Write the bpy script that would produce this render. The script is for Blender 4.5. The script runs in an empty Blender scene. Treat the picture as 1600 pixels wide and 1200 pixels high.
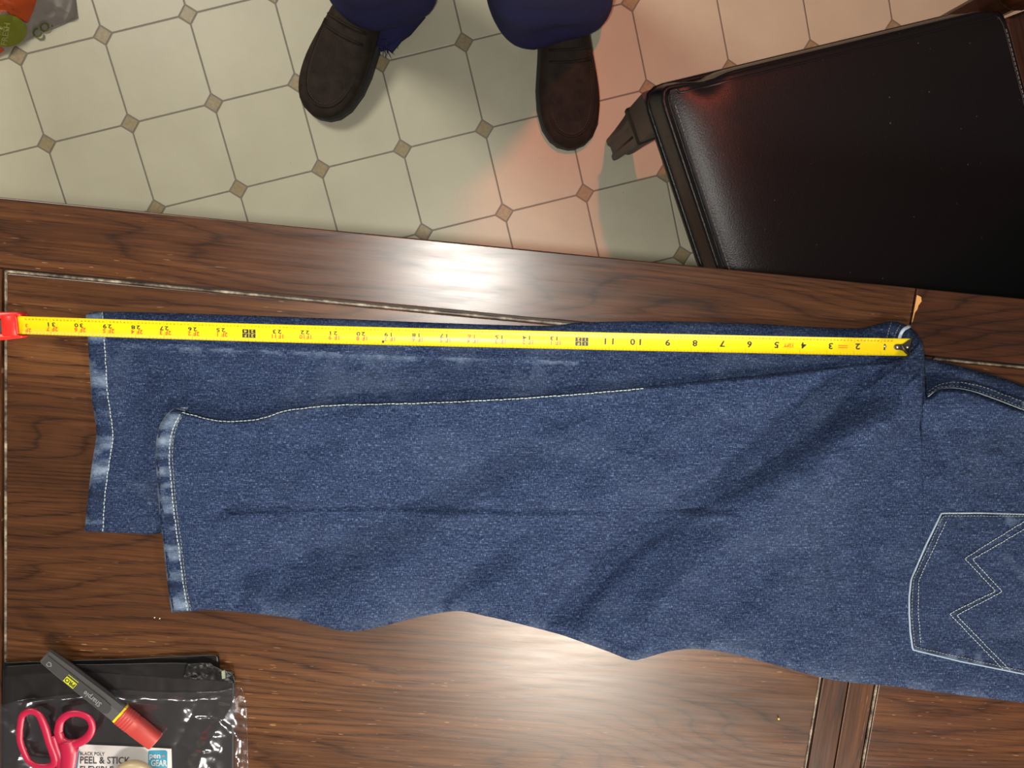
import bpy, bmesh, math, random
import numpy as np
from mathutils import Vector, Matrix
random.seed(7); rng = np.random.default_rng(7)
sc = bpy.context.scene
COL = sc.collection

# ------------------------------------------------------------------ camera
F = 1200.0                                   # focal length in pixels of the 1600x1200 photograph
H = 1.4698                                   # camera height above the floor
M = np.array([[0.9992483320, -0.0057819480, 0.0383319717],
              [0.0, -0.9888143476, -0.1491515538],
              [0.0387655901, 0.1490394413, -0.9880710875]])   # camera (right, down, forward) -> world
cam_d = bpy.data.cameras.new('camera'); cam = bpy.data.objects.new('camera', cam_d); COL.objects.link(cam)
cam_d.sensor_width = 36; cam_d.lens = F / 1600 * 36; cam_d.clip_start = 0.02
R3 = np.stack([M[:, 0], -M[:, 1], -M[:, 2]], 1)
m4 = Matrix.Identity(4)
for i in range(3):
    for j in range(3): m4[i][j] = R3[i, j]
m4[2][3] = H
cam.matrix_world = m4
sc.camera = cam
TZ = 0.75                                    # table top height

def W(px, py, z):
    """pixel -> world point on the horizontal plane at height z"""
    px = np.asarray(px, float); py = np.asarray(py, float); z = np.asarray(z, float)
    v = np.stack([(px - 800) / F, (py - 600) / F, np.ones_like(px)], -1) @ M.T
    k = (z - H) / v[..., 2]
    return v * k[..., None] + np.array([0, 0, H])

# ------------------------------------------------------------------ light
world = bpy.data.worlds.new('world'); sc.world = world; world.use_nodes = True
bg = world.node_tree.nodes['Background']; bg.inputs[0].default_value = (1.0, 0.93, 0.82, 1); bg.inputs[1].default_value = 0.16

def light(name, kind, loc, energy, col, size=0.1, target=None, **kw):
    d = bpy.data.lights.new(name, kind); d.energy = energy; d.color = col
    o = bpy.data.objects.new(name, d); COL.objects.link(o); o.location = loc
    if kind == 'AREA': d.shape = 'DISK'; d.size = size
    else: d.shadow_soft_size = size
    if target is not None:
        o.rotation_euler = (Vector(target) - Vector(loc)).to_track_quat('-Z', 'Y').to_euler()
    for k, v in kw.items(): setattr(d, k, v)
    return o
light('phone_flash', 'SPOT', (-0.040, -0.006, H + 0.01), 27.0, (1.0, 0.96, 0.88), 0.012, (0.02, -0.12, 0.0), spot_size=math.radians(104), spot_blend=1.0)
light('ceiling_lamp', 'AREA', (0.24, -1.12, 2.40), 34.0, (1.0, 0.90, 0.76), 0.40, (0.2, -0.5, 0.5))
light('low_fill_light', 'AREA', (0.75, -2.0, 1.62), 54.0, (1.0, 0.93, 0.82), 0.22, (0.2, -0.3, 0.75))  # added low light without a known source, brings out the denim folds
light('room_lamp', 'AREA', (-1.45, 1.45, 2.40), 34.0, (1.0, 0.93, 0.80), 0.7, (-0.1, 0.2, 0.2))
light('red_lamp', 'SPOT', (0.235, 0.600, 1.60), 30.0, (1.0, 0.16, 0.08), 0.016, (0.27, 0.56, 0.0), spot_size=math.radians(62), spot_blend=0.12)
sc.view_settings.view_transform = 'Standard'; sc.view_settings.look = 'None'
sc.view_settings.exposure = 0.0; sc.view_settings.gamma = 1.0; sc.view_settings.use_curve_mapping = False

# ------------------------------------------------------------------ helpers
def loc0(o):
    while o is not None:
        if o.parent is None: return np.array(o.location)
        o = o.parent
    return np.zeros(3)

def mesh(name, verts, faces, mat=None, parent=None, smooth=True, uv=None, attr=None, local=False, kind=None):
    """one mesh object; verts are world coordinates unless local=True"""
    v = np.asarray(verts, float).reshape(-1, 3)
    if parent is not None and not local: v = v - loc0(parent)
    me = bpy.data.meshes.new(name)
    me.from_pydata(v.tolist(), [], [tuple(int(i) for i in f) for f in faces])
    if smooth: me.polygons.foreach_set('use_smooth', [True] * len(me.polygons))
    if uv is not None:
        L = me.uv_layers.new(name='UVMap'); idx = np.zeros(len(me.loops), int); me.loops.foreach_get('vertex_index', idx)
        L.data.foreach_set('uv', np.asarray(uv, float)[idx].ravel())
    if attr:
        for k, a in attr.items():
            at = me.attributes.new(k, 'FLOAT', 'POINT'); at.data.foreach_set('value', np.asarray(a, float).ravel())
    me.update()
    o = bpy.data.objects.new(name, me); COL.objects.link(o)
    if mat: me.materials.append(mat)
    if parent is not None: o.parent = parent
    if kind: o['kind'] = kind
    return o

def thing(name, label, cat, loc=(0, 0, 0), rotz=0.0, group=None):
    o = bpy.data.objects.new(name, None); COL.objects.link(o); o.empty_display_size = 0.05
    o.location = loc; o.rotation_euler = (0, 0, rotz); o['label'] = label; o['category'] = cat
    if group: o['group'] = group
    return o

def tag(o, label, cat, group=None):
    o['label'] = label; o['category'] = cat
    if group: o['group'] = group
    return o

def cat(parts):
    """join (verts, faces) lists"""
    V = []; Fc = []; n = 0
    for v, f in parts:
        v = np.asarray(v, float).reshape(-1, 3); V.append(v); Fc += [tuple(i + n for i in q) for q in f]; n += len(v)
    return np.concatenate(V), Fc

def box(x0, x1, y0, y1, z0, z1, bev=0.0):
    """box with chamfered edges (rounded plan and top)"""
    if bev <= 0:
        v = [(x, y, z) for z in (z0, z1) for y in (y0, y1) for x in (x0, x1)]
        return np.array(v, float), [(0, 2, 3, 1), (4, 5, 7, 6), (0, 1, 5, 4), (1, 3, 7, 5), (3, 2, 6, 7), (2, 0, 4, 6)]
    def loop(i, z):
        b = bev
        X0, X1, Y0, Y1 = x0 + i, x1 - i, y0 + i, y1 - i
        return [(X0 + b, Y0, z), (X1 - b, Y0, z), (X1, Y0 + b, z), (X1, Y1 - b, z), (X1 - b, Y1, z), (X0 + b, Y1, z), (X0, Y1 - b, z), (X0, Y0 + b, z)]
    b = bev
    L = [loop(b, z0), loop(0.3 * b, z0 + 0.3 * b), loop(0, z0 + b), loop(0, z1 - b), loop(0.3 * b, z1 - 0.3 * b), loop(b, z1)]
    return loft(L)

def loft(loops, caps=True, closed=True):
    n = len(loops[0]); V = np.concatenate([np.asarray(l, float) for l in loops]); f = []
    for k in range(len(loops) - 1):
        for i in range(n if closed else n - 1):
            j = (i + 1) % n
            f.append((k * n + i, k * n + j, (k + 1) * n + j, (k + 1) * n + i))
    if caps and closed:
        f.append(tuple(range(n - 1, -1, -1))); f.append(tuple((len(loops) - 1) * n + i for i in range(n)))
    return V, f

def tube(path, r, n=8, closed=False, flat=1.0):
    """tube along a 3d path, horizontal-ish frame; flat squashes it in z"""
    P = np.asarray(path, float); m = len(P); r = np.broadcast_to(np.asarray(r, float), (m,))
    loops = []
    for k in range(m):
        a = P[(k - 1) % m] if (closed or k > 0) else P[k]; b = P[(k + 1) % m] if (closed or k < m - 1) else P[k]
        t = b - a; t /= max(1e-9, np.linalg.norm(t))
        up = np.array([0, 0, 1.0]) if abs(t[2]) < 0.95 else np.array([0, 1.0, 0])
        s = np.cross(t, up); s /= np.linalg.norm(s); u = np.cross(s, t)
        loops.append([P[k] + r[k] * (math.cos(q) * s + flat * math.sin(q) * u) for q in np.linspace(0, 2 * math.pi, n, endpoint=False)])
    V, f = loft(loops, caps=not closed)
    if closed:
        for i in range(n):
            j = (i + 1) % n; f.append(((m - 1) * n + i, (m - 1) * n + j, j, i))
    return V, f

def lathe(prof, n=24, center=(0, 0, 0)):
    c = np.array(center); L = [[c + (r * math.cos(a), r * math.sin(a), z) for a in np.linspace(0, 2 * math.pi, n, endpoint=False)] for r, z in prof]
    return loft(L)

def crom(pts, per=12):
    """Catmull-Rom through points"""
    P = np.asarray(pts, float); Q = np.concatenate([[2 * P[0] - P[1]], P, [2 * P[-1] - P[-2]]]); out = []
    for i in range(1, len(Q) - 2):
        p0, p1, p2, p3 = Q[i - 1], Q[i], Q[i + 1], Q[i + 2]
        for t in np.linspace(0, 1, per, endpoint=False):
            out.append(0.5 * ((2 * p1) + (-p0 + p2) * t + (2 * p0 - 5 * p1 + 4 * p2 - p3) * t * t + (-p0 + 3 * p1 - 3 * p2 + p3) * t ** 3))
    out.append(P[-1]); return np.array(out)

def resample(P, step=None, n=None):
    P = np.asarray(P, float); d = np.concatenate([[0], np.cumsum(np.linalg.norm(np.diff(P, axis=0), axis=1))])
    if n is None: n = max(2, int(round(d[-1] / step)) + 1)
    s = np.linspace(0, d[-1], n); return np.stack([np.interp(s, d, P[:, k]) for k in range(P.shape[1])], 1)

def sstep(a, b, x):
    t = np.clip((np.asarray(x, float) - a) / (b - a), 0, 1); return t * t * (3 - 2 * t)

def dist_poly(P, X, Y, maxd=60.0):
    """distance from points X,Y to polyline P (capped at maxd) and side (cross sign)"""
    X = np.asarray(X, float); Y = np.asarray(Y, float); sh_ = X.shape; x = X.ravel(); y = Y.ravel()
    best = np.full(x.shape, float(maxd)); side = np.zeros(x.shape)
    cand = np.nonzero((x > P[:, 0].min() - maxd) & (x < P[:, 0].max() + maxd) & (y > P[:, 1].min() - maxd) & (y < P[:, 1].max() + maxd))[0]
    xc, yc = x[cand], y[cand]; order = np.argsort(xc); cand = cand[order]; xc = xc[order]; yc = yc[order]
    for a, b in zip(P[:-1], P[1:]):
        i0 = np.searchsorted(xc, min(a[0], b[0]) - maxd); i1 = np.searchsorted(xc, max(a[0], b[0]) + maxd)
        if i1 <= i0: continue
        px, py, ix = xc[i0:i1], yc[i0:i1], cand[i0:i1]
        d = b - a; L2 = d @ d + 1e-12
        t = np.clip(((px - a[0]) * d[0] + (py - a[1]) * d[1]) / L2, 0, 1)
        dx, dy = px - a[0] - t * d[0], py - a[1] - t * d[1]; q = np.hypot(dx, dy)
        m = q < best[ix]; k = ix[m]; best[k] = q[m]; side[k] = np.sign(d[0] * dy[m] - d[1] * dx[m])
    return best.reshape(sh_), side.reshape(sh_)

class Raster:
    """a height function sampled once on a 2 px lattice, then looked up"""
    def __init__(s, fn, x0, x1, y0, y1, st=2.0):
        s.x0, s.y0, s.st = x0, y0, st; gx = np.arange(x0, x1 + st, st); gy = np.arange(y0, y1 + st, st)
        A, B = np.meshgrid(gx, gy, indexing='ij'); s.g = fn(A, B)
    def __call__(s, X, Y):
        u = np.clip((np.asarray(X, float) - s.x0) / s.st, 0, s.g.shape[0] - 1.001); v = np.clip((np.asarray(Y, float) - s.y0) / s.st, 0, s.g.shape[1] - 1.001)
        i = u.astype(int); j = v.astype(int); fu = u - i; fv = v - j; g = s.g
        return (g[i, j] * (1 - fv) + g[i, j + 1] * fv) * (1 - fu) + (g[i + 1, j] * (1 - fv) + g[i + 1, j + 1] * fv) * fu

def fbm(X, Y, sx, sy, seed=0, oct=3):
    """cheap smooth value noise"""
    out = np.zeros_like(X, float); amp = 1.0
    for o in range(oct):
        g = np.random.default_rng(seed + o * 17).uniform(-1, 1, (64, 64))
        x = X / sx * 2 ** o; y = Y / sy * 2 ** o
        xi = np.floor(x).astype(int); yi = np.floor(y).astype(int); fx = x - xi; fy = y - yi
        fx = fx * fx * (3 - 2 * fx); fy = fy * fy * (3 - 2 * fy)
        a = g[xi % 64, yi % 64]; b = g[(xi + 1) % 64, yi % 64]; c = g[xi % 64, (yi + 1) % 64]; d = g[(xi + 1) % 64, (yi + 1) % 64]
        out += amp * ((a * (1 - fx) + b * fx) * (1 - fy) + (c * (1 - fx) + d * fx) * fy); amp *= 0.5
    return out

def grid_faces(nu, nv):
    f = []
    for i in range(nu - 1):
        for j in range(nv - 1):
            a = i * nv + j; f.append((a, a + nv, a + nv + 1, a + 1))
    return f

_tx = {}
def glyphs(s):
    """flat text as (verts Nx2 with cap height 1, faces, width)"""
    if s in _tx: return _tx[s]
    cu = bpy.data.curves.new('t', 'FONT'); cu.body = s; cu.size = 1.0; cu.resolution_u = 2; cu.offset = 0.022
    o = bpy.data.objects.new('t', cu); COL.objects.link(o)
    dg = bpy.context.evaluated_depsgraph_get(); dg.update()
    me = bpy.data.meshes.new_from_object(o.evaluated_get(dg))
    v = np.array([(q.co.x, q.co.y) for q in me.vertices]).reshape(-1, 2); f = [tuple(p.vertices) for p in me.polygons]
    bpy.data.objects.remove(o); bpy.data.curves.remove(cu); bpy.data.meshes.remove(me)
    v = v / 0.69; x0 = v[:, 0].min(); w = v[:, 0].max() - x0; v[:, 0] -= x0
    _tx[s] = (v, f, w); return _tx[s]

def text2d(s, h, cx, cy, squeeze=1.0, align='c'):
    v, f, w = glyphs(s); q = v.copy(); q[:, 0] *= squeeze; w *= squeeze
    off = {'c': w / 2, 'l': 0, 'r': w}[align]
    return np.stack([(q[:, 0] - off) * h + cx, (q[:, 1] - 0.5) * h + cy], 1), f

# ------------------------------------------------------------------ materials
def mat(name, color=(0.5, 0.5, 0.5), rough=0.5, metal=0.0, spec=0.5, **kw):
    m = bpy.data.materials.new(name); m.use_nodes = True
    b = m.node_tree.nodes['Principled BSDF']
    b.inputs['Base Color'].default_value = (*color, 1); b.inputs['Roughness'].default_value = rough
    b.inputs['Metallic'].default_value = metal; b.inputs['Specular IOR Level'].default_value = spec
    for k, v in kw.items(): b.inputs[k].default_value = v
    return m

class N:
    """tiny node-graph helper"""
    def __init__(s, m): s.m = m; s.t = m.node_tree; s.b = s.t.nodes['Principled BSDF']
    def n(s, typ, **kw):
        q = s.t.nodes.new(typ)
        for k, v in kw.items(): setattr(q, k, v)
        return q
    def l(s, a, b): s.t.links.new(a, b)
    def coord(s, which='Object'): return s.n('ShaderNodeTexCoord').outputs[which]
    def mapping(s, src, scale=(1, 1, 1), rot=(0, 0, 0), loc=(0, 0, 0)):
        q = s.n('ShaderNodeMapping'); s.l(src, q.inputs[0]); q.inputs['Scale'].default_value = scale; q.inputs['Rotation'].default_value = rot; q.inputs['Location'].default_value = loc
        return q.outputs[0]
    def noise(s, src, scale=1.0, detail=2.0, rough=0.5, dist=0.0):
        q = s.n('ShaderNodeTexNoise'); s.l(src, q.inputs['Vector']); q.inputs['Scale'].default_value = scale; q.inputs['Detail'].default_value = detail; q.inputs['Roughness'].default_value = rough; q.inputs['Distortion'].default_value = dist
        return q.outputs[0]
    def ramp(s, src, stops):
        q = s.n('ShaderNodeValToRGB'); s.l(src, q.inputs[0]); e = q.color_ramp.elements
        while len(e) < len(stops): e.new(0.5)
        for k, (p, c) in enumerate(stops):
            e[k].position = p; e[k].color = (*c, 1) if not np.isscalar(c) else (c, c, c, 1)
        return q.outputs[0]
    def math(s, op, a, b=None):
        q = s.n('ShaderNodeMath', operation=op)
        for k, v in enumerate((a, b)):
            if v is None: continue
            if np.isscalar(v): q.inputs[k].default_value = v
            else: s.l(v, q.inputs[k])
        return q.outputs[0]
    def mix(s, fac, a, b, mode='MIX'):
        q = s.n('ShaderNodeMix', data_type='RGBA', blend_type=mode)
        for k, v in ((0, fac), (6, a), (7, b)):
            if hasattr(v, 'node'): s.l(v, q.inputs[k])
            elif k == 0: q.inputs[k].default_value = v
            else: q.inputs[k].default_value = (*v, 1)
        return q.outputs[2]
    def bump(s, h, strength=0.3, dist=0.001):
        q = s.n('ShaderNodeBump'); q.inputs['Strength'].default_value = strength; q.inputs['Distance'].default_value = dist; s.l(h, q.inputs['Height']); s.l(q.outputs[0], s.b.inputs['Normal'])
    def color(s, c): s.l(c, s.b.inputs['Base Color'])
    def attr(s, name):
        q = s.n('ShaderNodeAttribute', attribute_name=name); return q.outputs['Fac']

def wood(name, axis='x', tone=1.0, red=1.0, rough=0.30, off=0.0, spec=0.5):
    m = mat(name, rough=rough, spec=spec); g = N(m)
    c = g.coord('Object'); rot = (0, 0, 0) if axis == 'x' else (0, 0, math.pi / 2)
    c = g.mapping(c, rot=rot, loc=(off, off * 0.37, 0))
    # cathedral bands: slowly varying across-grain field, contoured
    warp = g.noise(g.mapping(c, (1.3, 7.0, 1)), 1.0, 2.0, 0.45)
    warp2 = g.noise(g.mapping(c, (6, 80, 1)), 1.0, 3.0, 0.55)
    sep = g.n('ShaderNodeSeparateXYZ'); g.l(c, sep.inputs[0])
    ring = g.math('ADD', g.math('MULTIPLY', sep.outputs[1], 90.0), g.math('ADD', g.math('MULTIPLY', warp, 26.0), g.math('MULTIPLY', warp2, 1.0)))
    ring = g.math('FRACT', ring)
    ringv = g.ramp(ring, [(0.0, 0.20), (0.10, 0.62), (0.50, 0.85), (0.90, 0.70), (1.0, 0.20)])
    streak = g.noise(g.mapping(c, (6, 480, 1)), 1.0, 5.0, 0.65)
    pores = g.noise(g.mapping(c, (32, 820, 1)), 1.0, 2.0, 0.6)
    broad = g.noise(g.mapping(c, (1.8, 13, 1)), 1.0, 3.0, 0.55)
    t = tone * 0.92
    dark = (0.018 * t, 0.0062 * t / red, 0.0027 * t / red); mid = (0.062 * t, 0.0225 * t / red, 0.0078 * t / red); lite = (0.150 * t, 0.062 * t / red, 0.020 * t / red)
    v = g.math('ADD', g.math('MULTIPLY', ringv, 0.25), g.math('ADD', g.math('MULTIPLY', streak, 0.42), g.math('MULTIPLY', broad, 0.54)))
    col = g.ramp(v, [(0.44, dark), (0.66, mid), (0.90, lite)])
    pm = g.math('MULTIPLY', g.ramp(pores, [(0.55, 0.0), (0.60, 1.0)]), g.ramp(ring, [(0.0, 1.0), (0.35, 0.5), (0.6, 0.15), (1.0, 0.9)]))
    col = g.mix(g.math('MULTIPLY', pm, 0.75), col, (0.010 * t, 0.004 * t, 0.002 * t))
    # light scuffs: short pale dashes
    sc1 = g.noise(g.mapping(c, (75, 620, 1)), 1.0, 1.0, 0.4)
    scm = g.math('MULTIPLY', g.ramp(sc1, [(0.73, 0.0), (0.76, 1.0)]), g.ramp(broad, [(0.45, 0.0), (0.6, 1.0)]))
    col = g.mix(g.math('MULTIPLY', scm, 0.5), col, (0.36, 0.20, 0.10))
    g.color(col)
    rr = g.noise(g.mapping(c, (14, 120, 1)), 1.0, 3.0, 0.6)
    g.l(g.ramp(rr, [(0.3, rough - 0.02), (0.75, rough + 0.05)]), g.b.inputs['Roughness'])
    g.bump(g.math('SUBTRACT', streak, g.math('MULTIPLY', pm, 0.6)), 0.05, 0.0002)
    return m

def denim(name, dark=1.0, wear_gain=1.0):
    m = mat(name, rough=0.92, spec=0.15); g = N(m)
    c = g.coord('UV')                                        # metres along / across the leg
    n1 = g.noise(g.mapping(c, (260, 1150, 1)), 1.0, 2.5, 0.7)
    n2 = g.noise(g.mapping(c, (1100, 340, 1)), 1.0, 2.5, 0.7)
    n3 = g.noise(g.mapping(c, (60, 620, 1)), 1.0, 1.0, 0.5)
    n4 = g.noise(g.mapping(c, (40, 60, 1)), 1.0, 4.0, 0.6)
    v = g.math('ADD', g.math('MULTIPLY', n1, 0.42), g.math('ADD', g.math('MULTIPLY', n2, 0.44), g.math('MULTIPLY', n3, 0.14)))
    v = g.math('ADD', v, g.math('MULTIPLY', g.math('SUBTRACT', n4, 0.5), 0.06))
    k = dark
    col = g.ramp(v, [(0.39, (0.0045 * k, 0.0090 * k, 0.028 * k)), (0.475, (0.0150 * k, 0.0285 * k, 0.079 * k)), (0.555, (0.041 * k, 0.070 * k, 0.158 * k)), (0.64, (0.165 * k, 0.23 * k, 0.37 * k))])
    w = g.attr('wear')                                       # worn, abraded cloth: + paler, - darker indigo
    wn = g.noise(g.mapping(c, (260, 260, 1)), 1.0, 3.0, 0.7)
    wv = g.math('MULTIPLY', g.math('MULTIPLY', w, wear_gain), g.ramp(wn, [(0.25, 0.35), (0.7, 1.0)]))
    pale = g.mix(n1, (0.05, 0.08, 0.14), (0.22, 0.28, 0.37))
    q = g.n('ShaderNodeClamp'); g.l(wv, q.inputs[0])
    col = g.mix(q.outputs[0], col, pale)
    q2 = g.n('ShaderNodeClamp'); g.l(g.math('MULTIPLY', wv, -1.0), q2.inputs[0])
    col = g.mix(q2.outputs[0], col, (0.008, 0.013, 0.033))
    g.color(col); g.bump(v, 0.55, 0.0009)
    return m

M_wood = wood('oak_brown', 'x'); M_wood2 = wood('oak_brown_right', 'x', 0.9, 1.12, off=3.1)
M_rail = wood('oak_rail', 'x', 0.86, 1.05, off=1.7); M_rail2 = wood('oak_rail_right', 'x', 0.80, 1.2, off=5.2)
M_rail_y = wood('oak_cross_rail', 'y', 0.95, 1.05, off=2.3)
M_groove = mat('groove_dark', (0.02, 0.010, 0.006), 0.6)
M_bead = mat('bead_worn', (0.16, 0.12, 0.085), 0.5); g = N(M_bead)
_n = g.noise(g.mapping(g.coord('Object'), (60, 60, 60)), 1.0, 4.0, 0.7)
g.color(g.ramp(_n, [(0.38, (0.03, 0.018, 0.010)), (0.52, (0.13, 0.10, 0.07)), (0.68, (0.36, 0.31, 0.24))]))
M_denim = denim('denim', 0.58); M_denim_u = denim('denim_under', 0.53); M_hem = denim('denim_hem', 0.58, 0.8)
M_thread = mat('thread_pale', (0.30, 0.355, 0.36), 0.8); M_thread2 = mat('thread_olive', (0.17, 0.18, 0.155), 0.8); M_selvedge2 = mat('worn_edge_pale', (0.24, 0.31, 0.40), 0.9); M_selvedge = mat('frayed_edge_pale', (0.42, 0.50, 0.60), 0.9)
M_yellow = mat('tape_yellow', (0.60, 0.455, 0.004), 0.34, spec=0.35)
M_black = mat('ink_black', (0.012, 0.012, 0.012), 0.4); M_red_ink = mat('ink_red', (0.66, 0.06, 0.01), 0.4); M_tick = mat('ink_tick', (0.16, 0.12, 0.01), 0.4)
M_case = mat('case_red', (0.62, 0.022, 0.015), 0.30); M_rubber = mat('case_dark', (0.03, 0.03, 0.03), 0.55)
M_hook = mat('hook_metal', (0.10, 0.085, 0.07), 0.32, 0.9); M_rivet = mat('rivet_metal', (0.62, 0.60, 0.56), 0.3, 0.9)

# ------------------------------------------------------------------ floor with its printed tiles
GO = np.array([-0.82179258, 0.37305123]); GI = np.array([0.15100762, 0.03646671]); GJ = np.array([0.03646671, -0.15100762])
M_grout = mat('grout', (0.20, 0.175, 0.135), 0.5)
M_tile = mat('vinyl_cream', (0.5, 0.5, 0.4), 0.40); g = N(M_tile)
_c = g.coord('Object'); _w = g.n('ShaderNodeNewGeometry').outputs['Position']
_a = g.noise(g.mapping(_w, (9, 9, 9)), 1.0, 4.0, 0.6); _s = g.noise(g.mapping(_w, (190, 190, 190)), 1.0, 1.0, 0.5)
_k = g.ramp(_a, [(0.3, (0.52, 0.49, 0.36)), (0.7, (0.58, 0.55, 0.41))])
_k = g.mix(g.ramp(_s, [(0.80, 0.0), (0.83, 0.7)]), _k, (0.12, 0.09, 0.06)); g.color(_k)
_b = g.noise(g.mapping(_w, (110, 110, 110)), 1.0, 3.0, 0.6); g.bump(_b, 0.15, 0.0010)
M_dot = mat('vinyl_tan', (0.27, 0.205, 0.105), 0.4); g = N(M_dot)
_w = g.n('ShaderNodeNewGeometry').outputs['Position']
g.color(g.ramp(g.noise(g.mapping(_w, (160, 160, 160)), 1.0, 3.0, 0.6), [(0.3, (0.27, 0.205, 0.10)), (0.7, (0.38, 0.295, 0.165))]))
floor = mesh('floor', *box(-3, 3, -3, 3, -0.02, -0.0006), M_grout, smooth=False); floor['kind'] = 'structure'
CUT = 0.104; GAP = 0.0095                                      # corner cut and half joint in tile units
def octa(cx, cy):
    a, b = GAP, CUT + GAP
    q = [(b, a), (1 - b, a), (1 - a, b), (1 - a, 1 - b), (1 - b, 1 - a), (b, 1 - a), (a, 1 - b), (a, b)]
    return [(cx + u - 0.5) * GI + (cy + v - 0.5) * GJ for u, v in q]
def slab(poly, z0=-0.0006, z1=0.0):
    n = len(poly); p = np.array(poly); e = p.mean(0) + (p - p.mean(0)) * 0.992
    return loft([[(*q, z0) for q in p], [(*q, z1 - 0.0002) for q in p], [(*q, z1) for q in e]])
_ov, _of = slab(octa(0, 0)); _me = None
_d = CUT - 0.008
_dv, _df = slab([_d * GI, _d * GJ, -_d * GI, -_d * GJ])
def proto(name, v, f, m):
    me = bpy.data.meshes.new(name); me.from_pydata(v.tolist(), [], [tuple(reversed(q)) for q in f]); me.materials.append(m); me.update()
    bm = bmesh.new(); bm.from_mesh(me); bmesh.ops.recalc_face_normals(bm, faces=bm.faces); bm.to_mesh(me); bm.free(); return me
me_o = proto('tile', _ov, _of, M_tile); me_d = proto('dot_tile', _dv, _df, M_dot)
rest_o = []; rest_d = []
for i in range(-16, 24):
    for j in range(-17, 21):
        near = -3 <= i <= 12 and -6 <= j <= 9
        for kind in (0, 1):
            c = GO + (i + 0.5 * (1 - kind)) * GI + (j + 0.5 * (1 - kind)) * GJ
            if max(abs(c)) > 2.9: continue
            if near:
                o = bpy.data.objects.new('dot_tile' if kind else 'tile', me_d if kind else me_o); COL.objects.link(o); o.parent = floor; o.location = (c[0], c[1], 0)
            else:
                (rest_d if kind else rest_o).append(((_dv if kind else _ov) + [c[0], c[1], 0], _df if kind else _of))
mesh('tile_field', *cat(rest_o), M_tile, floor, smooth=False, kind='stuff'); mesh('dot_tile_field', *cat(rest_d), M_dot, floor, smooth=False, kind='stuff')

# ------------------------------------------------------------------ table (local frame: x along the edge, y away from the view's bottom)
_e0, _e1 = W(0, 308, TZ), W(1600, 467, TZ); YAW = math.atan2(_e1[1] - _e0[1], _e1[0] - _e0[0]); TO = W(1430, 464, TZ)
table = thing('dining_table', 'large dark brown oak table with framed panels and a centre seam', 'table', (TO[0], TO[1], 0), YAW)
XL, XR, YT, YB = -0.906, 0.906, 0.0083, -1.02; YG = -0.0552; XG = 0.8435; XS = 0.0285; YGB = YB + 0.0635
def tpart(name, v, f, m, parent=table, smooth=False, **kw): return mesh(name, v, f, m, parent, smooth, local=True, **kw)
def bevobj(o, w=0.004, seg=3):
    b = o.modifiers.new('bevel', 'BEVEL'); b.width = w; b.segments = seg; b.limit_method = 'ANGLE'; return o
G2 = 0.0006
for s, a, b in ((0, XL, -G2), (1, G2, XR)):
    rm = M_rail if s == 0 else M_rail2
    o = tpart('long_rail', *box(a, b, YG + 0.0012, YT, TZ - 0.032, TZ), rm); bevobj(o, 0.0012)
    o = tpart('long_rail', *box(a, b, YB, YGB - 0.0012, TZ - 0.032, TZ), rm); bevobj(o, 0.0012)
    ex = (XL, -XG - 0.0012) if s == 0 else (XG + 0.0012, XR)
    tpart('end_rail', *box(ex[0], ex[1], YGB, YG, TZ - 0.032, TZ), M_rail_y)
    cx = (-XS + 0.0012, -G2) if s == 0 else (G2, XS - 0.0012)
    bevobj(tpart('cross_rail', *box(cx[0], cx[1], YGB, YG, TZ - 0.032, TZ), M_rail_y), 0.0008, 2)
    px_ = (-XG + 0.0035, -XS - 0.0035) if s == 0 else (XS + 0.0035, XG - 0.0035)
    bevobj(tpart('panel', *box(px_[0], px_[1], YGB + 0.0035, YG - 0.0035, TZ - 0.020, TZ), M_wood if s == 0 else M_wood2), 0.0008, 2)
    tpart('groove_base', *box(min(ex[0], px_[0]), max(ex[1], px_[1]) if s else -G2, YGB - 0.003, YG + 0.003, TZ - 0.022, TZ - 0.004), M_groove)
    # worn bead around the panel
    bx0, bx1 = px_[0] - 0.0017, px_[1] + 0.0017; by0, by1 = YGB + 0.0018, YG - 0.0018
    for P in ([(bx0, by1), (bx1, by1)], [(bx0, by0), (bx1, by0)], [(bx0, by0), (bx0, by1)], [(bx1, by0), (bx1, by1)]):
        tpart('bead', *tube([(x, y, TZ - 0.0014) for x, y in resample(P, 0.05)], 0.0013, 6, flat=0.8), M_bead)
# chipped corner of the rail at the seam
M_raw = mat('raw_wood', (0.42, 0.20, 0.055), 0.7)
ch = [(0.0012, 0.002), (0.0055, 0.0005), (0.0068, -0.0035), (0.0045, -0.0075), (0.004, -0.0115), (0.0022, -0.0145), (0.0014, -0.024), (0.0009, -0.024), (0.0011, -0.010)]
tpart('chipped_spot', *loft([[(x, y, TZ - 0.0005) for x, y in ch], [(x, y, TZ + 0.0003) for x, y in ch]]), M_raw)
tpart('apron', *box(XL + 0.07, XR - 0.07, YT - 0.085, YT - 0.065, TZ - 0.11, TZ - 0.032), M_rail)
tpart('apron', *box(XL + 0.07, XR - 0.07, YB + 0.065, YB + 0.085, TZ - 0.11, TZ - 0.032), M_rail)
tpart('apron', *box(XL + 0.07, XL + 0.09, YB + 0.085, YT - 0.085, TZ - 0.11, TZ - 0.032), M_rail_y)
tpart('apron', *box(XR - 0.09, XR - 0.07, YB + 0.085, YT - 0.085, TZ - 0.11, TZ - 0.032), M_rail_y)
for x in (XL + 0.105, XR - 0.105):
    for y in (YT - 0.12, YB + 0.12):
        q = [(0.024, 0.0), (0.026, 0.03), (0.020, 0.08), (0.028, 0.16), (0.038, 0.34), (0.030, 0.46), (0.040, 0.49), (0.040, 0.60), (0.045, 0.61), (0.045, TZ - 0.033)]
        tpart('leg', *lathe(q, 20, (x, y, 0)), M_rail_y, smooth=True)

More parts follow.
